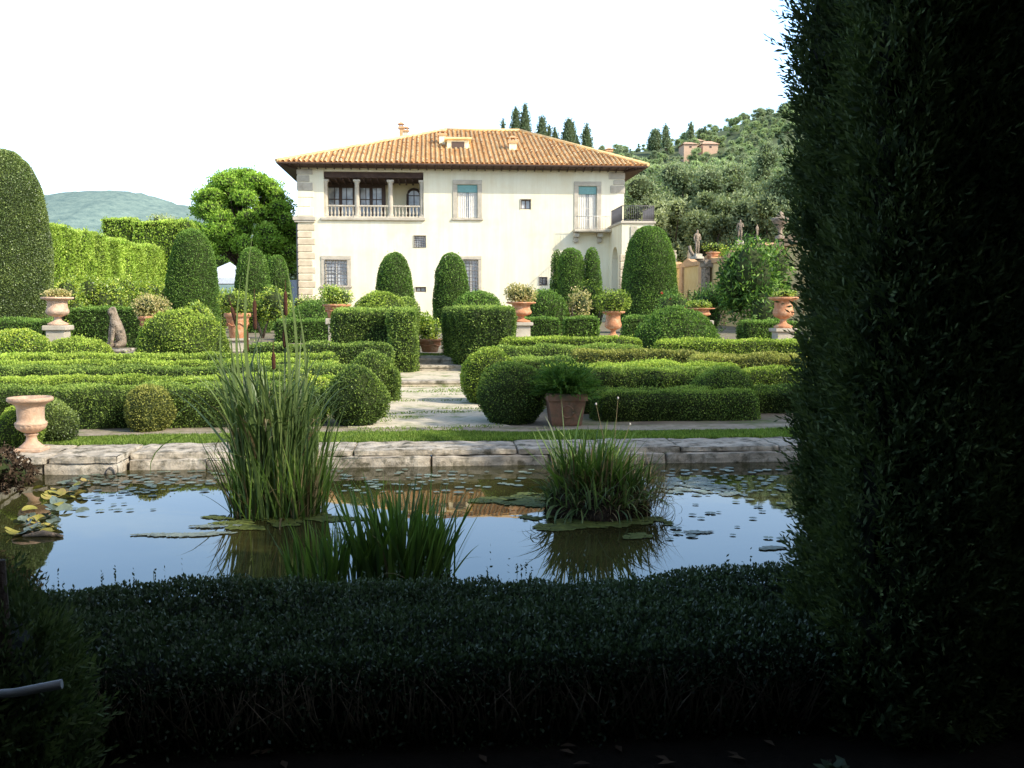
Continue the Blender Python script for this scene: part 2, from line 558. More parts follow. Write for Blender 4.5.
def sprays(mb, P, D, length, mat, k=7, w=0.3, rng=RNG, tint=None, droop=0.0):
    """feathery sprays: k leaflets along a short stem"""
    n = len(P)
    D = unit(D)
    S = unit(np.cross(D, rng.normal(size=(n, 3))))
    L = length * rng.uniform(0.6, 1.4, n)[:, None]
    tb = rng.uniform(0, 1, n) if tint is None else tint
    for i in range(k):
        f = (i + 0.5) / k
        side = 1 if i % 2 else -1
        p = P + D * L * f + np.array([0, 0, -1]) * droop * L * f * f
        dd = unit(D + S * side * 0.9 * (1.1 - f) + rng.normal(size=(n, 3)) * 0.2)
        ll = L * (0.45 - 0.25 * f)
        ss = unit(np.cross(dd, rng.normal(size=(n, 3))))
        V = np.stack([p, p + dd * ll * 0.5 + ss * ll * w * .5, p + dd * ll, p + dd * ll * 0.5 - ss * ll * w * .5], 1).reshape(-1, 3)
        mb.add(V, np.arange(n * 4).reshape(n, 4), mat, np.clip(tb * 0.7 + 0.3 * f + rng.uniform(-.15, .15, n), 0, 1))


def grid_normals(V, F):
    N = np.zeros_like(V)
    a = V[F[:, 2]] - V[F[:, 0]]
    b = V[F[:, 3]] - V[F[:, 1]]
    fn = np.cross(a, b)
    for k in range(4):
        np.add.at(N, F[:, k], fn)
    return unit(N), np.linalg.norm(fn, axis=1) / 2


def sample_quads(V, N, F, area, n, rng=RNG):
    if n <= 0:
        return np.zeros((0, 3)), np.zeros((0, 3))
    idx = rng.choice(len(F), size=n, p=area / area.sum())
    u = rng.uniform(size=(n, 1))
    v = rng.uniform(size=(n, 1))
    f = F[idx]

    def bl(A):
        return A[f[:, 0]] * (1 - u) * (1 - v) + A[f[:, 1]] * u * (1 - v) + A[f[:, 2]] * u * v + A[f[:, 3]] * (1 - u) * v
    return bl(V), unit(bl(N))


def rbox_core(hx, hy, hz, r, step=0.15, taper=0.0):
    Vs, Fs = [], []
    off = 0
    faces = [((0, 0, 1), (1, 0, 0), (0, 1, 0)), ((0, -1, 0), (1, 0, 0), (0, 0, 1)), ((0, 1, 0), (-1, 0, 0), (0, 0, 1)),
             ((-1, 0, 0), (0, -1, 0), (0, 0, 1)), ((1, 0, 0), (0, 1, 0), (0, 0, 1))]
    h = np.array([hx, hy, hz])
    inn = np.maximum(h - r, 0.01)
    for nrm, ua, va in faces:
        nrm, ua, va = map(np.array, (nrm, ua, va))
        lu, lv = abs(ua) @ h, abs(va) @ h
        nu, nv = max(3, int(2 * lu / step)), max(3, int(2 * lv / step))
        U, W = np.meshgrid(np.linspace(-lu, lu, nu + 1), np.linspace(-lv, lv, nv + 1), indexing='ij')
        P = nrm * (abs(nrm) @ h) + U[..., None] * ua + W[..., None] * va
        P = P.reshape(-1, 3)
        ci = np.clip(P, -inn, inn)
        ci[:, 2] = np.clip(P[:, 2], -hz, inn[2])
        d = P - ci
        P = ci + unit(d) * np.minimum(r, np.linalg.norm(d, axis=1, keepdims=True) + 1e-6)
        if taper:
            k = 1 - taper * (P[:, 2:3] + hz) / (2 * hz)
            P[:, :2] = P[:, :2] * k
        ids = np.arange((nu + 1) * (nv + 1)).reshape(nu + 1, nv + 1) + off
        Fs.append(np.stack([ids[:-1, :-1], ids[1:, :-1], ids[1:, 1:], ids[:-1, 1:]], -1).reshape(-1, 4))
        Vs.append(P)
        off += len(P)
    return np.concatenate(Vs), np.concatenate(Fs)


def lathe_core(prof, n=28):
    prof = np.array(prof, dtype=float)
    # densify
    t = np.linspace(0, len(prof) - 1, max(16, len(prof) * 3))
    pr = np.stack([np.interp(t, np.arange(len(prof)), prof[:, i]) for i in (0, 1)], 1)
    th = np.linspace(0, 2 * PI, n, endpoint=False)
    V = np.concatenate([np.stack([r * np.cos(th), r * np.sin(th), np.full(n, z)], 1) for r, z in pr])
    F = []
    for i in range(len(pr) - 1):
        a = i * n + np.arange(n)
        b = i * n + (np.arange(n) + 1) % n
        F.append(np.stack([a, b, b + n, a + n], 1))
    return V, np.concatenate(F)


def foliage(name, V, F, dist, mat, label=None, cat='hedge', group=None, loc=(0, 0, 0), bump=0.03, bf=6.0, cover=2.4, lsize=None,
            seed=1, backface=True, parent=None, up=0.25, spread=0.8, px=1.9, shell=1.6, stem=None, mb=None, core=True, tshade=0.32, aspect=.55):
    """clipped foliage over a closed core: an inner dark core and leaves all over its surface"""
    rng = np.random.default_rng(seed)
    N, A = grid_normals(V, F)
    lo = np.array(loc)
    b = nz(V + lo, bf, seed) * bump + nz(V + lo, bf * 3.1, seed + 5) * bump * 0.5
    V2 = V + N * b[:, None]
    s = lsize or max(0.02, dist * px / 1000)
    n = int(A.sum() * cover / (s * s * aspect * 0.5) * 0.5)
    P, Nn = sample_quads(V2, N, F, A, n, rng)
    if backface is True and dist < 70:
        # thin out the side that faces away from the photographed place
        keep = (Nn[:, 1] < 0.55) | (rng.uniform(size=n) < 0.35)
        P, Nn = P[keep], Nn[keep]
    dep = rng.uniform(-1.0, 1.0, len(P)) ** 1
    P = P + Nn * (dep[:, None] * s * shell * 0.6) 
    ti = 0.45 - 0.45 * tshade + 0.3 * dep + rng.normal(size=len(P)) * 0.2 + tshade * Nn[:, 2] + 0.13 * nz(P + lo, 2.3, seed + 2) + 0.08 * nz(P + lo, 9, seed + 3)  # tops lighter, sides and inner leaves darker: shading put into the tint
    if 0 < dist < 60:
        # a few stray shoots and small worn hollows
        st_ = (rng.uniform(size=len(P)) < .012) & (Nn[:, 2] > -.1)
        P[st_] = P[st_] + (Nn[st_] * .6 + np.array([0, 0, .5])) * rng.uniform(.5, 2.6, (st_.sum(), 1)) * s
        ti[st_] += .25
        hol = nz(P + lo, 5.5, seed + 7) > 2.0
        P[hol] -= Nn[hol] * s * 1.4
        ti[hol] -= .3
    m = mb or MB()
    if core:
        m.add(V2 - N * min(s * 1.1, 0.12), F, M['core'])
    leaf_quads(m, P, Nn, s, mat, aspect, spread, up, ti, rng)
    if mb is not None:
        return None
    o = m.build(name, parent, loc)
    if label:
        tag(o, label, cat, group)
    return o


def hedge(x0, x1, y0, y1, z0, z1, r, label, mat='box', name='box_hedge', group=None, seed=1, rz=0.0, cat='hedge', **k):
    hx, hy, hz = (x1 - x0) / 2, (y1 - y0) / 2, (z1 - z0) / 2
    V, F = rbox_core(hx, hy, hz, min(r, hx * .95, hy * .95, hz * 1.6), step=max(0.1, (y0 + y1) / 2 * 0.008))
    if rz:
        c, s_ = math.cos(rz), math.sin(rz)
        V = np.stack([V[:, 0] * c - V[:, 1] * s_, V[:, 0] * s_ + V[:, 1] * c, V[:, 2]], 1)
    V[:, 2] += hz
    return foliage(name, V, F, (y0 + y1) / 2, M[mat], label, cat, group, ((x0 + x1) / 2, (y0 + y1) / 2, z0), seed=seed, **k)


def poly_hedge(pts, z0, z1, r, label, mat, seed, name='box_hedge', group=None, **k):
    """clipped hedge over a footprint polygon (counter-clockwise)"""
    pts = np.array(pts, dtype=float)
    c = pts.mean(0)
    q = []
    m = len(pts)
    for i in range(m):
        a, b = pts[i] - c, pts[(i + 1) % m] - c
        st = max(2, int(np.linalg.norm(b - a) / 0.12))
        for j in range(st):
            q.append(a + (b - a) * j / st)
    q = np.array(q)
    n = len(q)
    for _ in range(2):
        q = (np.roll(q, 1, 0) + 2 * q + np.roll(q, -1, 0)) / 4
    rad = np.linalg.norm(q, axis=1).mean()
    rings = [(1.0, z) for z in np.linspace(0, z1 - z0 - r, 10)]
    for a in (30, 60, 85):
        a = math.radians(a)
        rings.append((1 - (1 - math.cos(a)) * r / rad, z1 - z0 - r + r * math.sin(a)))
    for f in (0.75, 0.5, 0.25, 0.03):
        rings.append((f * (1 - r / rad), z1 - z0))
    V = np.concatenate([np.concatenate([q * f, np.full((n, 1), z)], 1) for f, z in rings])
    F = []
    for i in range(len(rings) - 1):
        a = i * n + np.arange(n)
        b = i * n + (np.arange(n) + 1) % n
        F.append(np.stack([a, b, b + n, a + n], 1))
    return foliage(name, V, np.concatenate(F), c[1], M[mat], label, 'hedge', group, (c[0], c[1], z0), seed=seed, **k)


def ball(px, pyt, pyb, w, Y, z0, label, mat='box', name='box_ball', cat='shrub', seed=1, squash=None, group=None, **k):
    X, zt = at(px, pyt, Y)
    r = w / 2 * Y / 1000
    h = zt - z0
    prof = []
    # sphere-ish profile with a tucked base
    for a in np.linspace(-55 if h > r * 1.4 else -15, 89, 16):
        a = math.radians(a)
        prof.append((r * math.cos(a), math.sin(a)))
    prof = np.array(prof)
    prof[:, 1] = (prof[:, 1] - prof[0, 1]) / (1 - prof[0, 1]) * h
    V, F = lathe_core(prof)
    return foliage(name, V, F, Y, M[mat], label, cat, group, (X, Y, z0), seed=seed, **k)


def cone(px, pyt, w, Y, z0, label, mat='topiary', seed=1, group='clipped topiary cones', name='topiary_cone', shape=None, top=0.3, cat='topiary', **k):
    X, zt = at(px, pyt, Y)
    r = w / 2 * Y / 1000
    h = zt - z0
    shape = shape or [(.8,0),(.96,.1),(1,.22),(.98,.4),(.91,.58),(.82,.73),(.69,.85),(.51,.94),(.28,.985),(.01,1)]
    V, F = lathe_core([(a * r, b * h) for a, b in shape])
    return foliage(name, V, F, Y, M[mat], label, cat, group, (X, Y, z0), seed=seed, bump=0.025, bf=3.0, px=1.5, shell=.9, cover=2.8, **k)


# ------------------------------------------------------------------ the ground
WZ = -0.15          # pond water level
TZ = 0.36           # upper garden level
STEPS_Y = (19.6, 22.6, 23.3)


def sheet(name, rects, mat, z, kind='structure'):
    mb = MB()
    for x0, x1, y0, y1 in rects:
        mb.add([[x0, y0, z], [x1, y0, z], [x1, y1, z], [x0, y1, z]], [[0, 1, 2, 3]], mat)
    o = mb.build(name)
    tag(o, kind=kind)
    return o


M['earth'] = surf('garden_earth', [(0.3, (0.16, 0.13, 0.09)), (0.7, (0.34, 0.29, 0.21))], 2.0, 0.95, 0.5, 30, 0.02, stain=(1.1, (0.12, 0.16, 0.05), 0.5, 0.65))
M['leaflitter'] = surf('shaded_soil', [(0.3, (0.012, 0.009, 0.005)), (0.7, (0.03, 0.021, 0.012))], 12, 0.95, 1.0, 40, 0.04)  # darker copy of the soil, foreground shade put into the colour
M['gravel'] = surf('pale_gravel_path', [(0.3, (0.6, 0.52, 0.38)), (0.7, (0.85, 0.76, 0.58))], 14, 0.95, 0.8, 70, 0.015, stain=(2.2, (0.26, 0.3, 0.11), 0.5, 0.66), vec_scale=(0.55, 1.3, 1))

XL, XR, YN, YF = -4.1, 7.5, 5.25, 10.8


def zup(y):
    return 0.0 if y < 23.3 else TZ


mb = MB()
S = 5000
for r in [(-S, S, -S, YN - .02), (-S, XL - .5, YN - .02, YF + .3), (XR, S, YN - .02, YF + .3), (-S, S, YF + .3, 23.3)]:
    x0, x1, y0, y1 = r
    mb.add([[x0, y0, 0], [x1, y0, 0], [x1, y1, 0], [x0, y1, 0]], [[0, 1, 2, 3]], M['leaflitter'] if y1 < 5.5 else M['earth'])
for x0, x1 in ((-S, -0.9), (0.9, S)):
    mb.add([[x0, 23.3, 0], [x1, 23.3, 0], [x1, 23.3, TZ], [x0, 23.3, TZ]], [[0, 1, 2, 3]], M['earth'])
mb.add([[-S, 23.3, TZ], [S, 23.3, TZ], [S, 6000, TZ], [-S, 6000, TZ]], [[0, 1, 2, 3]], M['earth'])
tag(mb.build('ground'), kind='structure')

# pond bottom sheet / water
wb = MB()
wb.add([[XL - .5, YN - .3, WZ], [XR + .2, YN - .3, WZ], [XR + .2, YF + .2, WZ], [XL - .5, YF + .2, WZ]], [[0, 1, 2, 3]], M['water'])
tag(wb.build('pond_water'), kind='structure')

# grass strip and gravel path
GY0, GY1 = 11.62, 12.55
gb = MB()
gb.add([[-4.6, GY0, .004], [9, GY0, .004], [9, GY1, .004], [-4.6, GY1, .004]], [[0, 1, 2, 3]], surf('turf_soil', [(0.3, (0.06, 0.11, 0.02)), (0.7, (0.12, 0.2, 0.04))], 8))
n = 60000
P = np.stack([RNG.uniform(-4.6, 7, n), RNG.uniform(GY0 + .02, GY1, n) + 0, np.full(n, 0.012)], 1)
edge = GY1 - 0.12 + 0.12 * nz(P * np.array([1, 0, 0]), 3, 4)
P = P[(P[:, 1] < edge)]
leaf_quads(gb, P, np.tile([0, 0, 1.0], (len(P), 1)), 0.05, M['grass'], 0.22, 0.5, 0.5)
tag(gb.build('grass_strip'), 'short green grass strip along the far pond edge', 'grass', kind='stuff')

pb = MB()
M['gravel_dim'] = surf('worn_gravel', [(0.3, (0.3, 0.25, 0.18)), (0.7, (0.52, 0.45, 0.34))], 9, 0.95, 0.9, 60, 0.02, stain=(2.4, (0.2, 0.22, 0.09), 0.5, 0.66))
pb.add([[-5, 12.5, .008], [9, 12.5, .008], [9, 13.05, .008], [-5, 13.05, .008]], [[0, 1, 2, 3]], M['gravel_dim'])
tag(pb.build('cross_path'), kind='structure')
pb = MB()
ys = np.linspace(13.05, 19.6, 40)
lx = -1.0 + 0.06 * np.sin(ys * 2.3) + .04 * np.sin(ys * 7)
rx = 0.98 + 0.06 * np.sin(ys * 1.9 + 2) + .04 * np.sin(ys * 6)
V = [[a, y, .008] for a, y in zip(lx, ys)] + [[a, y, .008] for a, y in zip(rx, ys)]
F = [[i, i + 40, i + 41, i + 1] for i in range(39)]
pb.add(V, F, M['gravel'])
tag(pb.build('path'), kind='structure')
# tufts between the path stones
n = 7000
P = np.stack([RNG.uniform(-0.95, 0.95, n), RNG.uniform(12.6, 19.5, n), np.full(n, 0.012)], 1)
P = P[(nz(P * np.array([1, 1.6, 1]), 3.6, 3) > 0.25)]
tb = MB()
leaf_quads(tb, P, np.tile([0, 0, 1.0], (len(P), 1)), 0.04, M['grass'], 0.3, 0.8, 0.3)
tag(tb.build('path_weeds'), 'sparse low weeds growing in the pale garden path', 'weeds', kind='stuff')

sb = MB()
for i, (y0, y1, z) in enumerate(((19.6, 22.6, .12), (22.6, 23.3, .24), (23.3, 24.1, .364))):
    sb.b2(-1.05, 1.05, y0, y1, 0.0 if i < 2 else .02, z, M['oldstone'] if i else M['gravel'], bev=0.02)
    sb.b2(-1.06, 1.06, y0 - .03, y0 + .3, z - .06, z + .004, M['oldstone'], bev=0.015)
tag(sb.build('garden_steps'), 'low worn stone steps climbing the path between the square hedges', 'steps')
gb = MB()
n = 5000
P = np.stack([RNG.uniform(-2.5, 2.5, n), RNG.uniform(24.1, 25.6, n), np.full(n, TZ + .01)], 1)
gb.add([[-2.5, 24.1, TZ + .004], [2.5, 24.1, TZ + .004], [2.5, 25.6, TZ + .004], [-2.5, 25.6, TZ + .004]], [[0, 1, 2, 3]], M['gravel'])
P = P[np.abs(P[:, 1] - 24.9) < .45]
leaf_quads(gb, P, np.tile([0, 0, 1.0], (len(P), 1)), 0.06, M['grass'], 0.3, 0.6, 0.4)
tag(gb.build('upper_grass'), 'patch of sunlit grass at the top of the steps', 'grass', kind='stuff')

# pond kerb of old stone blocks


def stone_run(mb, p0, p1, width, z0, z1, rng, lens=(0.5, 1.1), out=1, mat=None):
    p0, p1 = np.array(p0, float), np.array(p1, float)
    L = np.linalg.norm(p1 - p0)
    d = (p1 - p0) / L
    nn = np.array([d[1], -d[0]]) * out
    s = 0
    while s < L - .01:
        l = min(rng.uniform(*lens), L - s)
        if L - s - l < .25:
            l = L - s
        c = p0 + d * (s + l / 2) + nn * rng.uniform(-.015, .015)
        hz = rng.uniform(-.012, .012)
        n1 = max(3, int(l / .07))
        V, F = rbox_core((l - .012) / 2, width / 2, (z1 - z0 + hz) / 2, .022, step=.045)
        N, _ = grid_normals(V, F)
        W3 = V + np.array([c[0], c[1], 0])
        V = V + N * ((nz(W3, 16, 2) * .006 + nz(W3, 45, 3) * .004)[:, None])
        a = math.atan2(d[1], d[0]) + rng.uniform(-.01, .01)
        ca, sa = math.cos(a), math.sin(a)
        V = np.stack([V[:, 0] * ca - V[:, 1] * sa + c[0], V[:, 0] * sa + V[:, 1] * ca + c[1], V[:, 2] + (z0 + z1) / 2], 1)
        mb.add(V, F, mat or M['oldstone'])
        s += l


kr = np.random.default_rng(11)
k1 = MB()
stone_run(k1, (-3.2, 11.22), (XR, 11.22), .82, WZ - .2, -0.045, kr, (.7, 1.6))
stone_run(k1, (-3.22, 11.27), (XR, 11.27), .72, -0.04, 0.02, kr, (.8, 1.9))
tag(k1.build('pond_kerb'), 'long low weathered stone kerb along the far side of the pond', 'kerb')
k2 = MB()
stone_run(k2, (-4.62, 11.06), (-3.23, 11.06), .95, WZ - .2, -0.03, kr, (.6, .9))
stone_run(k2, (-4.62, 11.04), (-3.23, 11.04), .96, -0.028, 0.035, kr, (.6, .9))
stone_run(k2, (-4.42, 10.52), (-3.95, 7.2), .5, WZ - .2, -0.03, kr, (.5, .9))
stone_run(k2, (-4.44, 10.52), (-3.97, 7.2), .52, -0.028, 0.03, kr, (.5, .9))
stone_run(k2, (-3.95, 7.15), (-3.3, 5.1), .5, WZ - .2, .02, kr, (.5, .9))
tag(k2.build('pond_kerb'), 'sunlit stone corner of the pond kerb below the empty urn', 'kerb')
k3 = MB()
stone_run(k3, (-3.4, 5.2), (XR, 5.2), .3, WZ - .2, .02, kr, (.5, .9))
tag(k3.build('pond_kerb'), 'near stone kerb of the pond hidden behind the dark box hedge', 'kerb')
# small iron ring hanging from the kerb corner
rb = MB()
th = np.linspace(0, PI, 12)
xr, zr = at(110, 463, 10.55)
rb.tube(np.stack([xr + .045 * np.cos(th), np.full(12, 10.555), WZ + .0 + .075 * np.sin(th)], 1), .006, M['iron'])
tag(rb.build('iron_ring'), 'thin iron hoop standing against the sunlit pond kerb', 'iron hoop')

# ------------------------------------------------------------------ parterre hedges
GP = 'low clipped box hedges of the parterre'
hs = 20


def row(px0, px1, Yc, y0, y1, z1, label, mat='box', r=.14, name='box_hedge', z0=0, **k):
    global hs
    hs += 1
    x0 = at(px0, 380, Yc)[0]
    x1 = at(px1, 380, Yc)[0]
    return hedge(x0, x1, y0, y1, z0, z1, r, label, mat, name, GP, hs, **k)


row(-60, 322, 13.6, 13.25, 13.95, .50, 'frontmost low box hedge on the left, behind the round tan bush')
row(-90, 372, 15.0, 14.7, 15.4, .53, 'second low box hedge back from the pond, left of the path', 'box_gold')
row(-100, 398, 17.0, 16.6, 17.3, .56, 'third low box hedge on the left, its squared end beside the path')
row(-90, 340, 18.4, 18.1, 18.7, .58, 'fourth low box hedge on the left, a thin pale line', 'box_gold')
row(-90, 336, 20.0, 19.7, 20.3, .62, 'fifth low box hedge on the left with bright yellow tips', 'box_gold')
row(240, 392, 20.6, 20.9, 21.5, .78, 'short raised box hedge just left of the tall square block', 'box')
row(-60, 150, 21.6, 21.3, 21.9, .55, 'low box hedge in front of the stone basin edge with the statue', 'box_gold')
row(592, 752, 14.0, 13.5, 14.3, .40, 'shaded lower front box hedge on the right, rounded at its right end', r=.2)
row(560, 715, 14.9, 14.5, 15.3, .62, 'shaded upper box hedge right behind the lower front one', r=.16)
row(720, 860, 14.6, 14.3, 15.0, .36, 'dark box hedge running off behind the tall cypress on the right')
row(700, 860, 15.6, 15.4, 16.2, .55, 'box hedge with sunlit face left of the tall cypress', 'box_gold')
row(545, 735, 16.6, 16.2, 17.0, .60, 'sunlit box hedge in the middle of the right parterre', 'box_gold')
row(505, 575, 17.6, 17.2, 18.0, .66, 'short box hedge behind the two box balls right of the path')
row(690, 880, 18.2, 17.9, 18.6, .66, 'box hedge with bronzed patch on the far right of the parterre', 'box_tan')
row(570, 700, 19.2, 18.9, 19.5, .70, 'bronze tipped low box hedge in front of the big dome', 'box_tan')
row(490, 646, 20.4, 20.1, 20.8, .76, 'long low box hedge beside the right square block, round right end', r=.3)
row(655, 880, 22.0, 21.7, 22.3, .80, 'rearmost straight low box hedge on the right, right of the dome', 'box_gold')
row(500, 640, 22.2, 21.8, 22.5, .86, 'thin box hedge line behind the long low hedge on the right', 'box_gold')

ball(512, 362, 425, 70, 13.6, 0, 'large round box ball at the right front corner of the path', seed=51, group='box balls')
ball(489, 349, 390, 58, 16.3, 0, 'box ball behind the large one on the right of the path', 'box_gold', seed=52, group='box balls')
ball(358, 369, 428, 60, 13.5, 0, 'round box ball at the left front corner of the path', seed=53, group='box balls')
ball(148, 386, 428, 41, 13.0, 0, 'small bronze tinted round bush in front of the left hedge', 'box_tan', seed=54, group='box balls')
ball(46, 400, 448, 56, 12.0, 0, 'round dark bush directly behind the empty stone urn', 'bay', seed=55, group='box balls')
ball(722, 368, 424, 62, 14.2, 0, 'shaded round box ball ending the right front hedge', seed=56, group='box balls')
ball(372, 352, 398, 50, 16.9, 0, 'rounded box clump beside the squared hedge end on the left', seed=57, group='box balls')
ball(18, 408, 452, 42, 11.4, 0, 'small fresh green bush left of the empty stone urn', 'box_gold', seed=58)
ball(78, 338, 352, 60, 22.6, TZ, 'low light green bush in front of the left basin', 'box_gold', seed=59)
ball(20, 330, 352, 60, 22.8, TZ, 'pale yellow green mound at the far left below the round tree', 'lemon', seed=60)
ball(181, 311, 352, 84, 23.0, 0, 'broad bright green mound below the left potted plants', 'box_gold', seed=61, bump=.05)
ball(677, 309, 347, 92, 24.0, .1, 'big smooth clipped dome in front of the tall right topiary', 'topiary', 'box_dome', seed=62)

# yellow filler inside the left beds
ball(300, 372, 400, 60, 14.6, 0, 'loose yellow green bush seen through the cattails', 'lemon', seed=63, bump=.06, spread=1.1)

# tall square blocks at the steps


def pp(px, Y):
    return (at(px, 340, Y)[0], Y)


poly_hedge([pp(390, 22.0), pp(415, 22.0), pp(417, 25.0), pp(393, 25.0)], TZ - .3, at(400, 310, 22.5)[1], .12,
           'dark square clipped hedge pillar at the left side of the steps', 'box', 71, 'square_hedge', 'square hedges at the steps')
poly_hedge([pp(333, 23.6), pp(391, 23.6), pp(391, 26.2), pp(336, 26.2)], .2, at(360, 311, 24)[1], .1,
           'square clipped hedge block left of the pillar with bright top', 'box', 72, 'square_hedge', 'square hedges at the steps')
poly_hedge([pp(455, 23.2), pp(470, 22.2), pp(513, 22.2), pp(513, 25.0), pp(442, 25.2)], .0, at(480, 309, 22.5)[1], .1,
           'square clipped hedge block at the right side of the steps', 'box', 73, 'square_hedge', 'square hedges at the steps')

# hedges around the upper lawn
def urow(px0, px1, pyt, Y, th, label, mat='topiary', z0=TZ, r=.08, name='clipped_hedge', **k):
    global hs
    hs += 1
    zt = at((px0 + px1) / 2, pyt, Y)[1]
    return hedge(at(px0, 330, Y)[0], at(px1, 330, Y)[0], Y, Y + th, z0, zt, r, label, mat, name, None, hs, **k)


urow(275, 350, 321, 33, .9, 'clipped hedge in front of the mound left of the square block')
urow(505, 560, 319, 36, .9, 'clipped hedge behind the pedestal urn, first from left')
urow(566, 599, 318, 37, .9, 'clipped hedge between the two terracotta urns on the right')
urow(626, 668, 318, 34, .9, 'clipped hedge right of the tall terracotta urn')
urow(-40, 52, 321, 26, .9, 'clipped hedge below the round tree at far left')
urow(70, 165, 309, 30, 1.2, 'clipped hedge behind the seated statue')
urow(745, 800, 322, 30, .9, 'clipped hedge below the oleander at the right')
ball(320, 302, 330, 70, 36, TZ, 'large dark green mound left of the house front', 'topiary', seed=81)
ball(380, 293, 318, 52, 46, TZ, 'round bush in front of the left garden cone', 'box_gold', seed=82)
ball(478, 292, 318, 50, 46, TZ, 'round bush in front of the second garden cone', 'topiary', seed=83)
ball(545, 291, 330, 46, 40, TZ, 'steep clipped dome behind the pedestal urn', 'topiary', seed=84)
ball(405, 298, 318, 30, 48, TZ, 'small pale bush between the two garden cones', 'box', seed=85)

# ------------------------------------------------------------------ topiary cones
cone(191, 228, 50, 36, TZ, 'big clipped cone beside the end of the bright tall hedge', seed=91)
cone(252, 247, 36, 46, TZ, 'clipped cone left of the house behind the cattails', seed=92)
cone(277, 255, 26, 50, TZ, 'narrow clipped cone nearest the left corner of the house', seed=93)
cone(394, 253, 38, 55, TZ, 'clipped garden cone in front of the left half of the house', seed=94)
cone(451, 253, 36, 55, TZ, 'clipped garden cone in front of the middle of the house', seed=95)
cone(557, 250, 14, 62, TZ, 'thin clipped column at the left of the three on the right', seed=96, shape=None)
cyl = [(0.85, 0), (1, .1), (1, .5), (.97, .75), (.85, .9), (.6, .97), (.2, 1), (.01, 1)]
cone(571, 249, 26, 60, TZ, 'thick clipped column in the middle of the three on the right', seed=97, shape=cyl)
cone(592, 248, 20, 60, TZ, 'pointed clipped cone at the right of the three', seed=98)
cone(650, 226, 57, 44, TZ, 'largest clipped cone, in front of the balcony terrace', seed=99)
# large round-headed tree at far left
cone(-2, 150, 86, 29, TZ, 'tall dark round topped clipped tree at the far left', 'bay', seed=100, shape=[(.8, 0), (.95, .1), (1, .3), (1, .5), (.96, .68), (.84, .82), (.62, .93), (.35, .985), (.02, 1)], name='clipped_tree', group=None, cat='tree')

# ------------------------------------------------------------------ tall sunlit hedge on the left
V, F = rbox_core(.9, 13.5, 2.25, .12, step=.5)
V[:, 2] += 2.25
V[:, 2] *= (1 + .015 * np.sin(V[:, 1] * 1.4))
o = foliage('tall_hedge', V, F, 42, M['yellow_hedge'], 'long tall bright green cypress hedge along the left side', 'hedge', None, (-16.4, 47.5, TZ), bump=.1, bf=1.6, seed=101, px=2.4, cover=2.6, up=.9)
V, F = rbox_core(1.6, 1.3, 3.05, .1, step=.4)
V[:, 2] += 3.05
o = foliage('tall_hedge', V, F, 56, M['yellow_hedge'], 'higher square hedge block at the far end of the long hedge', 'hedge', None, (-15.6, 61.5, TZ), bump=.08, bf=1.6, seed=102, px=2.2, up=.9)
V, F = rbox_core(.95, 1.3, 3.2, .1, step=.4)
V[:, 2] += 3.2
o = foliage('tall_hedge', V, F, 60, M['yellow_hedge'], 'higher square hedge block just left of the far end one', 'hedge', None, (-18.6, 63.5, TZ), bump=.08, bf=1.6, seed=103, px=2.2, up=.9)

# ------------------------------------------------------------------ leafy shrubs


def shrub(name, label, X, Y, z0, rx, ry, h, mat, size, n, seed, blobs=7, cat='shrub', group=None, flowers=None, spread=1.0, aspect=.45, up=.2, parent=None):
    rng = np.random.default_rng(seed)
    mb = MB()
    Ps, Ns = [], []
    for k in range(blobs):
        c = np.array([rng.uniform(-.55, .55) * rx, rng.uniform(-.55, .55) * ry, h * rng.uniform(.3, .72)])
        R = np.array([rx * .55, ry * .55, h * .32]) * rng.uniform(.75, 1.1)
        d = unit(rng.normal(size=(n // blobs, 3)))
        p = c + d * R * rng.uniform(.6, 1.08, (len(d), 1))
        Ps.append(p)
        Ns.append(d)
        V, F = lathe_core([(math.cos(a) * .6, math.sin(a) * .6) for a in np.linspace(-1.5, 1.5, 7)], 10)
        mb.add(V * R + c, F, M['core'])
    P, N = np.concatenate(Ps), np.concatenate(Ns)
    k = P[:, 2] > .02
    leaf_quads(mb, P[k], N[k], size, M[mat], aspect, spread, up, None, rng)
    for i in range(5):
        a = rng.uniform(0, 6.28)
        mb.tube([[0, 0, 0], [.2 * rx * math.cos(a), .2 * ry * math.sin(a), h * .3], [.45 * rx * math.cos(a), .45 * ry * math.sin(a), h * .6]], [.03 * h, .02 * h, .01 * h], M['twig'], 5)
    if flowers:
        fm, fn = flowers
        idx = rng.choice(np.nonzero(k)[0], fn)
        sel = P[idx] + N[idx] * size * .6
        for j in range(5):
            leaf_quads(mb, sel + rng.normal(size=sel.shape) * size * .3, N[idx], size * 1.1, M[fm], .8, 1.2, 0, None, rng)
    o = mb.build(name, parent, (X, Y, z0))
    if label:
        tag(o, label, cat, group)
    return o


GL = 'lemon and citrus bushes along the tall hedge'
for i, (px, top, Y, w) in enumerate([(62, 276, 38, 46), (98, 272, 40, 44), (133, 270, 42, 40), (163, 275, 43, 40), (200, 300, 34, 36)]):
    zt = at(px, top, Y)[1]
    shrub('citrus_bush', ['glossy citrus bush nearest the round tree at the foot of the tall hedge', 'second citrus bush from the left below the tall hedge', 'citrus bush behind the seated statue below the tall hedge', 'citrus bush beside the big clipped cone on the left', 'small glossy bush in front of the big clipped cone'][i],
          at(px, 300, Y)[0], Y, TZ, w * Y / 1000 * .62, .9, zt - TZ, 'lemon', .1, 4200, 200 + i, group=GL)
shrub('oleander', 'large dark oleander bush by the ochre wall on the right', at(758, 300, 33)[0], 33, TZ, 1.45, 1.1, at(750, 240, 33)[1] - TZ + .1, 'oleander', .19, 7000, 210, 14, aspect=.3, up=.3)
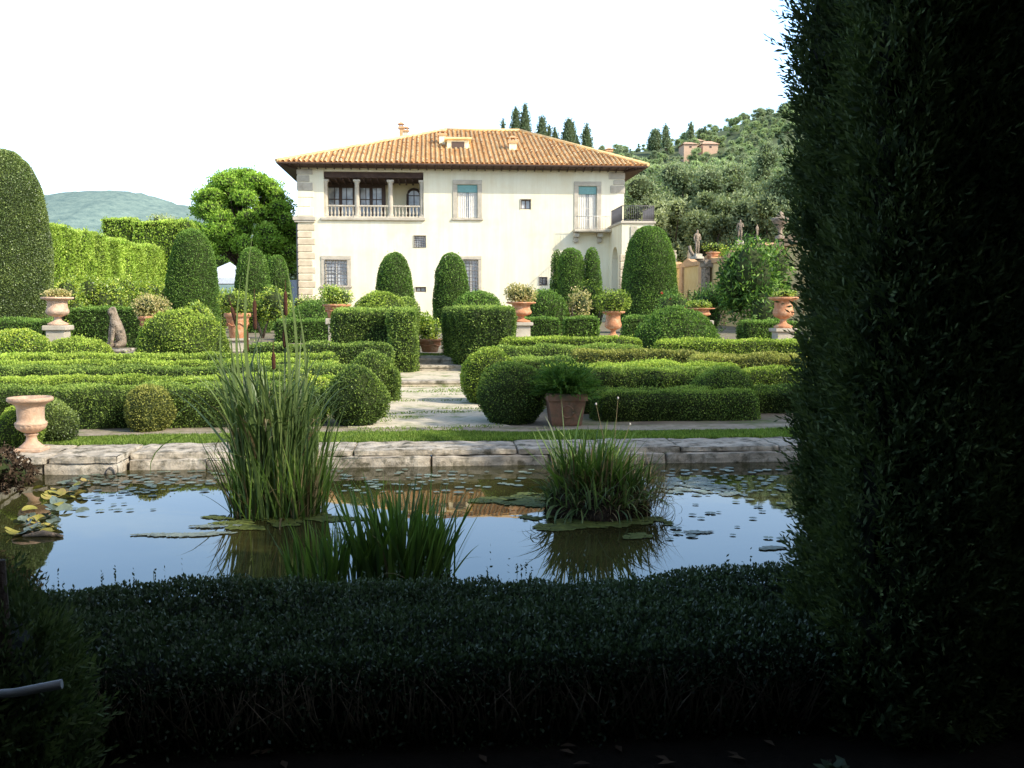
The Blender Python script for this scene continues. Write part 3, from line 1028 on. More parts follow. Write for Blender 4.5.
shrub('oleander', 'lower dark bush left of the large oleander', at(712, 300, 35)[0], 35, TZ, 1.1, .9, at(705, 282, 35)[1] - TZ, 'oleander', .11, 4200, 211, 7, flowers=('red', 8), aspect=.3)
shrub('rose_bush', 'rose bush with red blooms at the foot of the largest cone', at(672, 300, 38)[0], 38, TZ, .9, .7, at(672, 284, 38)[1] - TZ, 'oleander', .09, 2400, 212, 5, flowers=('red', 14))
shrub('pale_shrub', 'pale loose shrub left of the terracotta urn on the right', at(573, 300, 40)[0], 40, TZ, .8, .7, at(573, 288, 40)[1] - TZ, 'dryplant', .1, 2600, 213, 6)
shrub('pale_shrub', 'airy light green shrub below the pointed cone', at(597, 300, 46)[0], 46, TZ, 1.2, .8, at(597, 278, 46)[1] - TZ, 'box_gold', .11, 2800, 214, 7)
shrub('leafy_shrub', 'green leafy shrub seen behind the tall cattails', at(262, 300, 38)[0], 38, TZ, 1.1, .8, at(262, 288, 38)[1] - TZ, 'lemon', .1, 3400, 215, 7)
shrub('leafy_shrub', 'yellowish shrub left of the mound by the house', at(222, 300, 42)[0], 42, TZ, 1.0, .8, at(222, 286, 42)[1] - TZ, 'lemon', .1, 2600, 216, 6)
shrub('hanging_shrub', 'light green shrub on the terrace above the niche', at(735, 241, 62)[0], 62, 3.4, 1.5, 1.0, 2.2, 'lemon', .16, 2600, 217, 7)
shrub('hanging_shrub', 'shrub behind the low balustrade left of the niche', at(672, 246, 74)[0], 76, 3.6, 1.6, 1.0, 1.4, 'lemon', .18, 1600, 218, 6)
shrub('garden_shrub', 'small leafy shrub in front of the lower left house window', at(308, 300, 44)[0], 44, TZ, .9, .8, at(308, 294, 44)[1] - TZ, 'lemon', .1, 2200, 219, 6)

# ------------------------------------------------------------------ urns and pots


def urn_profile(R, h):
    return [(R * .62, 0), (R * .64, h * .03), (R * .64, h * .06), (R * .5, h * .09), (R * .28, h * .15), (R * .2, h * .22), (R * .24, h * .25),
            (R * .2, h * .28), (R * .32, h * .31), (R * .58, h * .36), (R * .7, h * .43), (R * .72, h * .5), (R * .66, h * .58), (R * .62, h * .64), (R * .6, h * .84), (R * .66, h * .88),
            (R * .98, h * .93), (R, h * .95), (R, h * .99), (R * .94, h), (R * .72, h * .97), (R * .6, h * .9), (R * .01, h * .88)]


def pot_profile(R, h):
    return [(R * .58, 0), (R * .62, h * .04), (R * .66, h * .3), (R * .78, h * .6), (R * .84, h * .78), (R * .86, h * .82), (R * .98, h * .84), (R, h * .9), (R, h * .97), (R * .95, h), (R * .86, h * .98), (R * .8, h * .9), (R * .01, h * .88)]


def potted(px, py_t, py_pot, py_b, w_pot, Y, label, mat='terra', kind='pot', plant='box_gold', pw=1.3, ped=0, pedz=None, seed=1, spread=1.0, lsz=.06, n=2600, fern=False):
    X, zb = at(px, py_b, Y)
    zr = at(px, py_pot, Y)[1]
    zt = at(px, py_t, Y)[1]
    R = w_pot / 2 * Y / 1000
    rng = np.random.default_rng(seed)
    base = zb if pedz is None else pedz
    t = thing('potted_plant', label, 'potted plant', (X, Y, base), 'terracotta pots and urns with plants')
    m = MB()
    h = zr - zb
    if kind == 'urn':
        m.lathe(urn_profile(R, h), M[mat], (0, 0, zb - base), 28)
    elif kind == 'square':
        for i, (f0, f1, z0, z1) in enumerate(((.72, .78, 0, .1), (.76, .92, .1, .8), (1.0, 1.0, .8, 1.0))):
            a, b = R * f0, R * f1
            V = [[s * q, t_ * q, z * h] for z, q in ((z0, a), (z1, b)) for s, t_ in ((-1, -1), (1, -1), (1, 1), (-1, 1))]
            m.add(V, [[0, 1, 5, 4], [1, 2, 6, 5], [2, 3, 7, 6], [3, 0, 4, 7], [4, 5, 6, 7], [3, 2, 1, 0]], M[mat])
        th = np.linspace(0, 2 * PI, 16)
        m.tube(np.stack([R * .3 * np.cos(th), np.full(16, -R * .88), h * .45 + R * .3 * np.sin(th)], 1), R * .05, M[mat], 6)
    else:
        m.lathe(pot_profile(R, h), M[mat], (0, 0, zb - base), 28)
        th = np.linspace(0, 2 * PI, 50)
        # garland in relief
        m.tube(np.stack([R * .8 * np.cos(th), R * .8 * np.sin(th), h * (.55 + .06 * np.cos(th * 5)) + zb - base], 1), R * .06, M[mat], 5)
    m.build('pot', t)
    if pedz is not None and zb - pedz > .05:
        q = MB()
        hp = zb - pedz
        q.box((0, 0, hp * .1), (R * 1.7, R * 1.7, hp * .2), M['stone'], bev=.02)
        q.box((0, 0, hp * .5), (R * 1.15, R * 1.15, hp * .62), M['stone'], bev=.02)
        q.box((0, 0, hp * .9 - .003), (R * 1.5, R * 1.5, hp * .19), M['stone'], bev=.02)
        q.build('pedestal', t)
    f = MB()
    r = R * pw
    hh = zt - zr
    cz = zr - base
    if fern:
        k = 260
        d = unit(np.stack([rng.normal(size=k), rng.normal(size=k), rng.uniform(.25, 1.6, k)], 1))
        for j in range(3):
            P = np.tile([0, 0, cz - .03], (k, 1)) + d * r * .42 * j
            sprays(f, P, d + np.array([0, 0, -.18]) * j, r * .6, M[plant], 9, .28, rng)
    else:
        for b in range(5):
            a = rng.uniform(0, 6.28)
            c = np.array([math.cos(a) * r * .35, math.sin(a) * r * .35, cz + hh * rng.uniform(.3, .55)])
            Rr = np.array([r * .62, r * .62, hh * .5])
            d = unit(rng.normal(size=(n // 5, 3)))
            P = c + d * Rr * rng.uniform(.5, 1.08, (len(d), 1))
            leaf_quads(f, P, d, lsz, M[plant], .5, 1.0, .2, None, rng)
            V, F = lathe_core([(math.cos(a_) * .6, math.sin(a_) * .6) for a_ in np.linspace(-1.5, 1.5, 7)], 10)
            f.add(V * Rr + c, F, M['core'])
        for b in range(6):
            a = rng.uniform(0, 6.28)
            f.tube([[0, 0, cz - .05], [math.cos(a) * r * .2, math.sin(a) * r * .2, cz + hh * .3]], [.015, .008], M['twig'], 5)
    f.build('foliage', t)
    return t


potted(565, 370, 393, 424, 40, 13.15, 'square terracotta planter with a fern before the shaded box hedge', 'terra_dark', 'square', 'fern', 1.3, seed=301, fern=True)
potted(613, 288, 311, 338, 24, 31, 'orange terracotta urn with pale green plant standing on the right basin edge', 'terra_red', 'urn', 'box_gold', 1.7, seed=302, lsz=.07)
potted(521, 283, 302, 322, 30, 31, 'terracotta urn with reddish plant on a stone pedestal by the right square hedge', 'terra_red', 'urn', 'dryplant', 1.15, pedz=.5, seed=303, lsz=.07)
potted(430, 312, 339, 352, 26, 25.8, 'wide low pot with yellow green bush at the top of the steps', 'terra_red', 'pot', 'lemon', 1.1, pedz=None, seed=304)
potted(152, 294, 316, 335, 26, 26, 'terracotta pot overflowing with pinkish dry plant, left of the bright mound', 'terra_red', 'pot', 'dryplant', 1.5, pedz=TZ, seed=305)
potted(238, 290, 313, 338, 26, 27, 'terracotta pot with green plant behind the brown cattail heads', 'terra_red', 'pot', 'box_gold', 1.5, pedz=TZ, seed=306)
potted(337, 285, 304, 318, 28, 28, 'terracotta pot with bushy plant on a pedestal left of the square hedge', 'terra_red', 'pot', 'lemon', 1.35, pedz=TZ, seed=307)
potted(700, 300, 308, 320, 30, 30, 'wide bowl pot with low green plant beside the big dome', 'terra_red', 'urn', 'lemon', 1.0, pedz=TZ, seed=308, n=1500)
potted(783, 290, 297, 328, 30, 29, 'terracotta urn with small plant half hidden by the tall dark cypress', 'terra_red', 'urn', 'lemon', 1.0, pedz=TZ, seed=309, n=1500)
potted(713, 243, 252, 262, 15, 62, 'terracotta pot on the wall ledge above the niche', 'terra_red', 'pot', 'lemon', 1.6, seed=310, lsz=.12, n=700)
potted(58, 289, 297, 325, 30, 24.4, 'pale urn with low plant on a stone base at the left basin corner', 'terra', 'urn', 'dryplant', .95, pedz=.5, seed=311, n=1500)

# empty tazza urn on the near-left kerb corner
X, zb = at(32, 450, 11.0)
zt = at(32, 397, 11.0)[1]
u = thing('stone_urn', 'large empty pale terracotta urn with fluted bowl on the pond corner', 'urn', (X, 11.0, .035))
R, h = .225, zt - .035
m = MB()
m.box((0, 0, h * .04), (R * 1.25, R * 1.25, h * .08), M['terra'], bev=.012)
m.lathe([(R * .56, h * .08), (R * .56, h * .1), (R * .45, h * .13), (R * .27, h * .2), (R * .22, h * .28), (R * .27, h * .3), (R * .33, h * .32), (R * .25, h * .34)], M['terra'], n=32)
m.build('foot', u)
m = MB()
m.lathe([(R * .25, h * .345), (R * .4, h * .37), (R * .6, h * .42), (R * .68, h * .47), (R * .68, h * .5)], M['terra'], n=64, lobes=16, amp=.035)
m.lathe([(R * .7, h * .5), (R * .73, h * .52), (R * .7, h * .545), (R * .62, h * .56), (R * .6, h * .62), (R * .62, h * .8), (R * .68, h * .86), (R * .85, h * .9), (R * .98, h * .925),
         (R * 1.02, h * .94), (R * 1.02, h * .985), (R * .97, h), (R * .9, h * .99), (R * .72, h * .93), (R * .58, h * .85), (R * .55, h * .6), (R * .01, h * .58)], M['terra'], n=48)
m.build('bowl', u)

# stone edging of the upper basins
e = MB()
stone_run(e, (at(46, 350, 24.2)[0], 24.2), (at(139, 350, 24.2)[0], 24.2), .5, TZ - .1, .5, kr, (1.0, 2.0))
stone_run(e, (at(50, 346, 25.4)[0], 25.4), (at(128, 346, 25.4)[0], 25.4), .4, TZ - .1, .52, kr, (1.0, 2.0))
tag(e.build('basin_edge'), 'pale stone edging under the urn and the seated statue', 'stone edging')
e = MB()
stone_run(e, (at(518, 336, 31)[0], 31), (at(650, 336, 31)[0], 31), .7, TZ - .1, .58, kr, (1.0, 2.2))
tag(e.build('basin_edge'), 'long stone edging behind the right parterre, under the terracotta urn', 'stone edging')
e = MB()
stone_run(e, (at(716, 342, 28)[0], 28), (at(800, 342, 28)[0], 28), .6, TZ - .1, .56, kr, (1.2, 2.2), mat=M['terra'])
tag(e.build('basin_edge'), 'pinkish stone edging below the large oleander', 'stone edging')
for i, (px, py0, py1, Y) in enumerate([(490, 324, 336, 34)]):
    e = MB()
    X, z1 = at(px, py0, Y)
    e.b2(X - .3, X + .3, Y - .3, Y + .3, TZ, z1, M['stone'], bev=.04)
    e.lathe([(.16, z1), (.22, z1 + .03), (.2, z1 + .1), (.1, z1 + .16), (.01, z1 + .18)], M['stone'], (X, Y, 0), 14)
    tag(e.build('stone_pedestal'), ['small stone post behind the right square hedge', 'small stone post left of the tall terracotta urn'][i], 'stone post')


# ------------------------------------------------------------------ statues


def skin(name, joints, edges, mat, parent=None, loc=(0, 0, 0), s=1.0, rz=0, sub=1):
    me = bpy.data.meshes.new(name)
    me.from_pydata([j[:3] for j in joints], edges, [])
    o = bpy.data.objects.new(name, me)
    COL.objects.link(o)
    md = o.modifiers.new('skin', 'SKIN')
    for v, j in zip(me.skin_vertices[0].data, joints):
        r = j[3] if not isinstance(j[3], tuple) else j[3]
        v.radius = (r, r) if not isinstance(r, tuple) else r
    me.skin_vertices[0].data[0].use_root = True
    sd = o.modifiers.new('sub', 'SUBSURF')
    sd.levels = sd.render_levels = sub + 1
    dg = bpy.context.evaluated_depsgraph_get()
    ev = o.evaluated_get(dg)
    m2 = bpy.data.meshes.new_from_object(ev)
    o.modifiers.clear()
    o.data = m2
    m2.name = name
    m2.materials.clear()
    m2.materials.append(mat)
    for p in m2.polygons:
        p.use_smooth = True
    o.location = loc
    o.scale = (s, s, s)
    o.rotation_euler = (0, 0, rz)
    if parent is not None:
        o.parent = parent
    return o


# seated dog-like stone statue, facing left-front
X, zb = at(121, 345, 24.6)
zt = at(121, 303, 24.6)[1]
H = zt - .5
st = thing('seated_statue', 'worn stone statue of a seated animal on the left basin edge', 'statue', (X, 24.3, .5))
J = [(0, .12, .22, .17), (0, .06, .45, .15), (0, -.02, .66, .125), (0, -.05, .8, .085), (0, -.08, .92, .1), (0, -.2, .9, .05),
     (.1, .1, .14, .1), (.13, -.12, .08, .06), (-.1, .1, .14, .1), (-.13, -.12, .08, .06),
     (.07, -.1, .5, .06), (.07, -.14, .25, .045), (.07, -.2, .03, .05), (-.07, -.1, .5, .06), (-.07, -.14, .25, .045), (-.07, -.2, .03, .05),
     (.06, -.05, 1.0, .03), (-.06, -.05, 1.0, .03)]
E = [(0, 1), (1, 2), (2, 3), (3, 4), (4, 5), (0, 6), (6, 7), (0, 8), (8, 9), (2, 10), (10, 11), (11, 12), (2, 13), (13, 14), (14, 15), (4, 16), (4, 17)]
skin('body', J, E, M['statue'], st, (0, 0, .06), H / 1.16, rz=-.9)
q = MB()
q.box((0, -.02, .035), (.62, .72, .07), M['oldstone'], bev=.02)
q.build('base', st)


def figure(label, px, pyb, pyt, Y, rz=0, arm=0):
    X, zb = at(px, pyb, Y)
    zt = at(px, pyt, Y)[1]
    H = zt - zb
    t = thing('garden_statue', label, 'statue', (X, Y, zb), None, rz)
    k = 1 / 1.8
    J = [(0, 0, .98, .15), (0, 0, 1.2, .13), (0, .01, 1.42, .15), (0, 0, 1.53, .06), (0, -.01, 1.66, .1), (0, -.02, 1.78, .05),
         (.1, 0, .85, .11), (.1, -.03, .5, .085), (.1, 0, .08, .06), (.1, -.12, .04, .05),
         (-.1, 0, .85, .11), (-.13, -.08, .5, .085), (-.11, .02, .08, .06), (-.11, -.1, .04, .05),
         (.2, 0, 1.42, .07), (.27, -.02, 1.15, .05), (.2, -.15, 1.0 + .2 * arm, .04), (-.2, 0, 1.42, .07), (-.28, 0, 1.16, .05), (-.25, -.05, .92, .04)]
    E = [(0, 1), (1, 2), (2, 3), (3, 4), (4, 5), (0, 6), (6, 7), (7, 8), (8, 9), (0, 10), (10, 11), (11, 12), (12, 13), (2, 14), (14, 15), (15, 16), (2, 17), (17, 18), (18, 19)]
    skin('body', J, E, M['statue'], t, (0, 0, H * .18), H * .82 / 1.83)
    q = MB()
    q.box((0, 0, H * .04), (H * .34, H * .34, H * .08), M['stone'], bev=.02)
    q.box((0, 0, H * .125), (H * .26, H * .26, H * .1), M['stone'], bev=.02)
    q.build('base', t)
    return t


# ------------------------------------------------------------------ right garden wall with niche
W = MB()
wx = 17.6
ys = np.linspace(40, 84, 89)


def wtop(y):
    return 4.35 + 0.55 * max(0, (58 - y) / 18)


for a, b in zip(ys[:-1], ys[1:]):
    z0, z1 = wtop(a), wtop(b)
    W.add([[wx, a, 0], [wx, b, 0], [wx, b, z1], [wx, a, z0], [wx + .6, a, 0], [wx + .6, b, 0], [wx + .6, b, z1], [wx + .6, a, z0]],
          [[0, 3, 2, 1], [3, 7, 6, 2], [4, 5, 6, 7]], M['ochre'])
wl = thing('garden_wall', 'tall ochre garden wall with scalloped coping on the right', 'wall', (0, 0, 0))
W.build('wall_face', wl)
c = MB()
for a, b in zip(ys[:-1], ys[1:]):
    z0, z1 = wtop(a), wtop(b)
    sc = lambda y: .28 * abs(math.sin(y * PI / 5)) ** 6
    p0, p1 = z0 + sc(a), z1 + sc(b)
    c.add([[wx - .12, a, z0 - .15], [wx - .12, b, z1 - .15], [wx - .12, b, p1 + .12], [wx - .12, a, p0 + .12], [wx + .7, a, z0 - .15], [wx + .7, b, z1 - .15], [wx + .7, b, p1 + .12], [wx + .7, a, p0 + .12]],
          [[0, 3, 2, 1], [3, 7, 6, 2], [4, 5, 6, 7], [0, 1, 5, 4]], M['cap'])
c.build('coping', wl)
for y in np.arange(44, 82, 5):
    c = MB()
    c.b2(wx - .16, wx - .003, y - .35, y + .35, TZ, wtop(y) - .16, M['cap'], bev=.02)
    c.build('pilaster', wl)
    # scratched triangles between pilasters
    for s in (-1, 1):
        c = MB()
        c.tube([[wx - .02, y + 2.5 + s * .9 - .5, 1.2], [wx - .02, y + 2.5 + s * .9, 2.6], [wx - .02, y + 2.5 + s * .9 + .5, 1.2]], .05, M['cap'], 5)
        c.build('wall_relief', wl)

# low terrace balustrade closing the view left of the niche
X0 = at(655, 262, 80)[0]
t = thing('terrace_wall', 'low ochre terrace wall with white posts left of the niche', 'wall', (0, 0, 0))
q = MB()
q.b2(X0 - 1, wx, 80, 80.5, TZ, at(680, 262, 80)[1], M['ochre'])
q.build('wall_face', t)
zt = at(680, 262, 80)[1]
for px in (674, 689):
    q = MB()
    xx = at(px, 262, 80)[0]
    q.lathe([(.22, 0), (.24, .1), (.14, .16), (.22, .5), (.12, .8), (.2, .9), (.02, .95)], M['stone'], (xx, 79.9, zt), 14)
    q.build('post', t)
q = MB()
q.b2(X0 - 1, wx - .2, 80, 80.4, zt + .95, zt + 1.12, M['ochre'])
q.build('rail', t)

# grotto niche with dark doorway, built out in front of the wall
ny = 62
xa, xb = at(703, 290, ny)[0], at(722, 290, ny)[0]
za = at(712, 268, ny)[1]
t = thing('niche', 'mottled stone niche with dark doorway in the ochre wall', 'niche', ((xa + xb) / 2, ny, TZ))
w_ = (xb - xa) / 2
hN = za - TZ
q = MB()
q.b2(-w_, -w_ * .45, -.4, .5, 0, hN, M['statue'], bev=.04)
q.b2(w_ * .45, w_, -.4, .5, 0, hN, M['statue'], bev=.04)
q.b2(-w_ * 1.1, w_ * 1.1, -.5, .6, hN + .003, hN + .5, M['statue'], bev=.08)
q.b2(-w_ * .45, w_ * .45, .3, .5, 0, hN, M['darkframe'])
q.build('surround', t)
q = MB()
for i in range(5):
    x = -w_ * .4 + i * w_ * .2
    q.tube([[x, .1, 0], [x, .1, hN]], .025, M['iron'], 5)
q.build('grille', t)
for s in (-1, 1):
    q = MB()
    th = np.linspace(0, 1.5, 10)
    q.tube(np.stack([s * (w_ * .7 + 1.1 * np.sin(th)), np.zeros(10), hN + .45 + 1.0 * (1 - np.cos(th))], 1), np.linspace(.16, .1, 10), M['statue'], 8)
    q.tube([[s * (w_ * .35), 0, hN + .5], [s * w_ * .2, 0, hN + 1.1], [s * w_ * .5, 0, hN + 1.5]], [.12, .09, .05], M['statue'], 8)
    q.build('volute', t)
figure('slim stone figure standing on the volute left of the niche', 697, 259, 229, 62, .3)
figure('dark stone figure on the wall in front of the trees', 740, 245, 219, 60, -.4, 1)
figure('smaller weathered figure on the wall further right', 757, 240, 224, 57, .6)
X, zb = at(780, 239, 50)
m = MB()
m.lathe([(.25, 0), (.25, .12), (.12, .2), (.1, .45), (.28, .7), (.42, .9), (.48, 1.0), (.46, 1.04), (.2, 1.12), (.14, 1.3), (.02, 1.4)], M['statue'], (0, 0, 0), 20)
tag(m.build('stone_finial', None, (X, 50, zb)), 'grey stone vase finial on the wall beside the tall cypress', 'finial')

# ------------------------------------------------------------------ villa
YV = 75.0


def vx(zx):
    return at(260 + zx / 2.56, 210, YV)[0]


def vz(zy):
    return at(460, 90 + zy / 2.56, YV)[1]


villa = thing('villa', 'large cream two storey villa with hipped clay tile roof and corner loggia', 'villa', (0, 0, 0))
xL, xR = vx(97), vx(932)
zB, zE = TZ - .1, vz(203)
YB = YV + 21


def wall_holes(mb, x0, x1, z0, z1, y, holes, mat, depth=.35):
    xs = sorted(set([x0, x1] + [h[0] for h in holes] + [h[1] for h in holes]))
    zs = sorted(set([z0, z1] + [h[2] for h in holes] + [h[3] for h in holes]))
    for a, b in zip(xs[:-1], xs[1:]):
        for c_, d in zip(zs[:-1], zs[1:]):
            mx, mz = (a + b) / 2, (c_ + d) / 2
            if any(h[0] < mx < h[1] and h[2] < mz < h[3] for h in holes):
                continue
            mb.add([[a, y, c_], [b, y, c_], [b, y, d], [a, y, d]], [[0, 1, 2, 3]], mat)
    for h in holes:
        a, b, c_, d = h[:4]
        dp = h[4] if len(h) > 4 else depth
        y2 = y + dp
        mb.add([[a, y, c_], [a, y2, c_], [a, y2, d], [a, y, d]], [[0, 1, 2, 3]], mat)
        mb.add([[b, y, c_], [b, y2, c_], [b, y2, d], [b, y, d]], [[3, 2, 1, 0]], mat)
        mb.add([[a, y, c_], [b, y, c_], [b, y2, c_], [a, y2, c_]], [[0, 1, 2, 3]], mat)
        mb.add([[a, y, d], [b, y, d], [b, y2, d], [a, y2, d]], [[3, 2, 1, 0]], mat)


LG = (vx(164), vx(419), vz(328), vz(205) - .0)          # loggia opening
LD = 3.6
wins = {
    'w1': (505, 557, 242, 328), 'w2': (815, 862, 243, 357), 'sq': (668, 693, 279, 304), 'gr': (394, 424, 374, 403),
    'lo1': (165, 221, 436, 501), 'lo2': (521, 558, 434, 517), 'v1': (397, 423, 505, 517), 'v2': (715, 735, 479, 499), 'lo3': (800, 822, 440, 500)}
H_ = {k: (vx(a), vx(b), vz(d), vz(c_)) for k, (a, b, c_, d) in wins.items()}
m = MB()
holes = [(LG[0], LG[1], LG[2], zE - .25, LD)] + [H_[k] for k in wins]
wall_holes(m, xL, xR, zB, zE, YV, holes, M['stucco'])
# other sides
for (a, b) in (((xL, YB), (xL, YV)), ((xR, YV), (xR, YB)), ((xR, YB), (xL, YB))):
    m.add([[a[0], a[1], zB], [b[0], b[1], zB], [b[0], b[1], zE], [a[0], a[1], zE]], [[0, 1, 2, 3]], M['stucco'])
m.build('wall', villa)
# loggia interior
m = MB()
yl = YV + LD
lx0, lx1, lz0, lz1 = LG[0] - .01, LG[1] + .01, LG[2] - .01, zE - .25
b1, b2, b3 = [vx(z) for z in (172, 315, 388)]
m.add([[lx0, yl - .004, lz0], [lx1, yl - .004, lz0], [lx1, yl - .004, lz1], [lx0, yl - .004, lz1]], [[0, 1, 2, 3]], M['stucco_in'])
m.build('loggia_wall', villa)
m = MB()
m.b2(LG[0] + .02, LG[1] - .02, YV + .1, yl - .1, lz1 - .42, lz1 - .02, M['wood'])
for i in range(14):
    x = LG[0] + .3 + i * (LG[1] - LG[0] - .6) / 13
    m.b2(x - .06, x + .06, YV + .4, yl - .2, lz1 - .56, lz1 - .425, M['wood'])
m.build('loggia_ceiling', villa)
# a shaded panel behind windows so that openings are dark


def window(name, h, panes=(2, 3), frame='whiteframe', surround=None, sill=True, blind=None, grille=None, lab=None, y=YV, dep=.25, curtain=False):
    x0, x1, z0, z1 = h
    w_ = MB()
    y1 = y + dep
    fw = .07
    for a in np.linspace(x0, x1, panes[0] + 1):
        a = min(max(a, x0 + fw / 2), x1 - fw / 2)
        w_.b2(a - fw / 2, a + fw / 2, y1 - .06, y1, z0, z1, M[frame])
    for b in np.linspace(z0, z1, panes[1] + 1):
        b = min(max(b, z0 + fw / 2), z1 - fw / 2)
        w_.b2(x0 + .002, x1 - .002, y1 - .052, y1 - .004, b - fw / 2 + .002, b + fw / 2 - .002, M[frame])
    t = w_.build(name, villa)
    if lab:
        t['label'] = lab
    p = MB()
    p.add([[x0, y1 + .01, z0], [x1, y1 + .01, z0], [x1, y1 + .01, z1], [x0, y1 + .01, z1]], [[0, 1, 2, 3]], M['glass'])
    p.build('pane', t)
    if surround:
        s = MB()
        g = surround
        s.b2(x0 - g, x0 - .003, y - .07, y + .03, z0 - .003, z1 + .003, M['stone'], bev=.02)
        s.b2(x1 + .003, x1 + g, y - .07, y + .03, z0 - .003, z1 + .003, M['stone'], bev=.02)
        s.b2(x0 - g, x1 + g, y - .09, y + .03, z1 + .004, z1 + g, M['stone'], bev=.02)
        s.build('frame', t)
        if sill:
            s = MB()
            s.b2(x0 - g * 1.25, x1 + g * 1.25, y - .16, y + .02, z0 - .17, z0 - .006, M['stone'], bev=.03)
            s.build('sill', t)
    if blind:
        s = MB()
        s.b2(x0 + .02, x1 - .02, y + .08, y + .12, z1 - blind, z1 - .01, M['blind'])
        s.build('blind', t)
    if grille:
        s = MB()
        nx, nzz, yy = grille
        for a in np.linspace(x0, x1, nx):
            s.tube([[a, yy, z0], [a, yy, z1]], .022, M['iron'], 5)
        for b in np.linspace(z0, z1, nzz):
            s.tube([[x0, yy - .03, b], [x1, yy - .03, b]], .022, M['iron'], 5)
        s.build('grille', t)
    if curtain:
        s = MB()
        for a in (x0 + (x1 - x0) * .22, x1 - (x1 - x0) * .22):
            xs = np.linspace(a - (x1 - x0) * .2, a + (x1 - x0) * .2, 24)
            yy = y1 - .02 + .0 * xs - .085 + .02 * np.sin(xs * 40)
            V = [[p_, q_, z0 + .05] for p_, q_ in zip(xs, yy)] + [[p_, q_, z1 - .05] for p_, q_ in zip(xs, yy)]
            s.add(V, [[i, i + 1, i + 25, i + 24] for i in range(23)], M['whiteframe'], smooth=True)
        s.build('curtain', t)
    return t


window('window', H_['w1'], (2, 3), surround=.33, blind=(vz(242) - vz(262)), lab='upper middle window with teal blind', curtain=True)
window('balcony_door', H_['w2'], (2, 4), surround=.33, sill=False, blind=(vz(243) - vz(264)), lab='tall balcony door with teal blind', curtain=True)
window('window', H_['sq'], (2, 1), frame='darkframe', surround=.06, sill=False, lab='small square upper window')
window('window', H_['gr'], (1, 1), surround=.05, sill=False, grille=(6, 6, YV - .02), lab='small square grated window')
window('window', H_['lo1'], (2, 2), surround=.3, grille=(8, 8, YV - .1), lab='grated ground floor window at the left')
window('window', H_['lo2'], (2, 3), surround=.26, grille=(6, 10, YV - .1), lab='grated ground floor window in the middle')
window('window', H_['v1'], (2, 1), frame='darkframe', surround=.05, sill=False, lab='small cellar vent between the cones')
window('window', H_['v2'], (2, 1), frame='darkframe', surround=.05, sill=False, grille=(5, 4, YV - .02), lab='small grated window near the three columns')
window('window', H_['lo3'], (1, 2), frame='darkframe', surround=.2, sill=False, lab='ground floor window below the balcony')
# french windows in the loggia back wall
ky = yl / YV
for (a, b) in ((176, 238), (258, 312)):
    cx = 430
    xa, xb = [at(260 + z / 2.56, 210, yl)[0] for z in (a, b)]
    za, zb2 = at(460, 90 + 330 / 2.56, yl)[1], at(460, 90 + 235 / 2.56, yl)[1]
    f_ = MB()
    f_.b2(xa - .3, xa, yl - .15, yl - .01, za, zb2 + .3, M['darkframe'])
    f_.b2(xb, xb + .3, yl - .15, yl - .01, za, zb2 + .3, M['darkframe'])
    f_.b2(xa + .001, xb - .001, yl - .15, yl - .01, zb2, zb2 + .3, M['darkframe'])
    f_.b2((xa + xb) / 2 - .12, (xa + xb) / 2 + .12, yl - .12, yl - .02, za, zb2 - .004, M['darkframe'])
    for q_ in (.25, .75):
        f_.b2(xa + (xb - xa) * q_ - .025, xa + (xb - xa) * q_ + .025, yl - .1, yl - .04, za, zb2 - .004, M['darkframe'])
    f_.b2(xa + .003, xb - .003, yl - .11, yl - .045, (za + zb2) / 2 - .03, (za + zb2) / 2 + .03, M['darkframe'])
    f_.b2(xa + .003, xb - .003, yl - .11, yl - .045, zb2 - .55, zb2 - .005, M['darkframe'])
    t = f_.build('french_window', villa)
    p = MB()
    p.add([[xa, yl - .03, za], [xb, yl - .03, za], [xb, yl - .03, zb2], [xa, yl - .03, zb2]], [[0, 1, 2, 3]], M['glass'])
    p.build('pane', t)
# arched window
xa, xb = [at(260 + z / 2.56, 210, yl)[0] for z in (378, 411)]
za, zm = at(460, 90 + 330 / 2.56, yl)[1], at(460, 90 + 272 / 2.56, yl)[1]
cxx, rr = (xa + xb) / 2, (xb - xa) / 2
th = np.linspace(0, PI, 14)
arc = [[cxx + rr * math.cos(a), yl - .06, zm + rr * math.sin(a)] for a in th]
f_ = MB()
f_.tube([[xb, yl - .06, za]] + arc + [[xa, yl - .06, za]], .1, M['darkframe'], 6)
f_.b2(cxx - .03, cxx + .03, yl - .08, yl - .04, za, zm + rr, M['darkframe'])
f_.b2(xa, xb, yl - .085, yl - .045, zm - .03, zm + .03, M['darkframe'])
t = f_.build('arched_window', villa)
p = MB()
V = [[cxx, yl - .03, za]] + [[q_[0], yl - .03, q_[2]] for q_ in arc]
p.add([[xa, yl - .03, za], [xb, yl - .03, za], [xb, yl - .03, zm], [xa, yl - .03, zm]], [[0, 1, 2, 3]], M['glass'])
for i in range(0, 13):
    p.add([[cxx, yl - .03, zm], [arc[i][0], yl - .03, arc[i][2]], [(arc[i][0] + arc[i + 1][0]) / 2, yl - .03, (arc[i][2] + arc[i + 1][2]) / 2], [arc[i + 1][0], yl - .03, arc[i + 1][2]]], [[0, 1, 2, 3]], M['glass'])
p.build('pane', t)
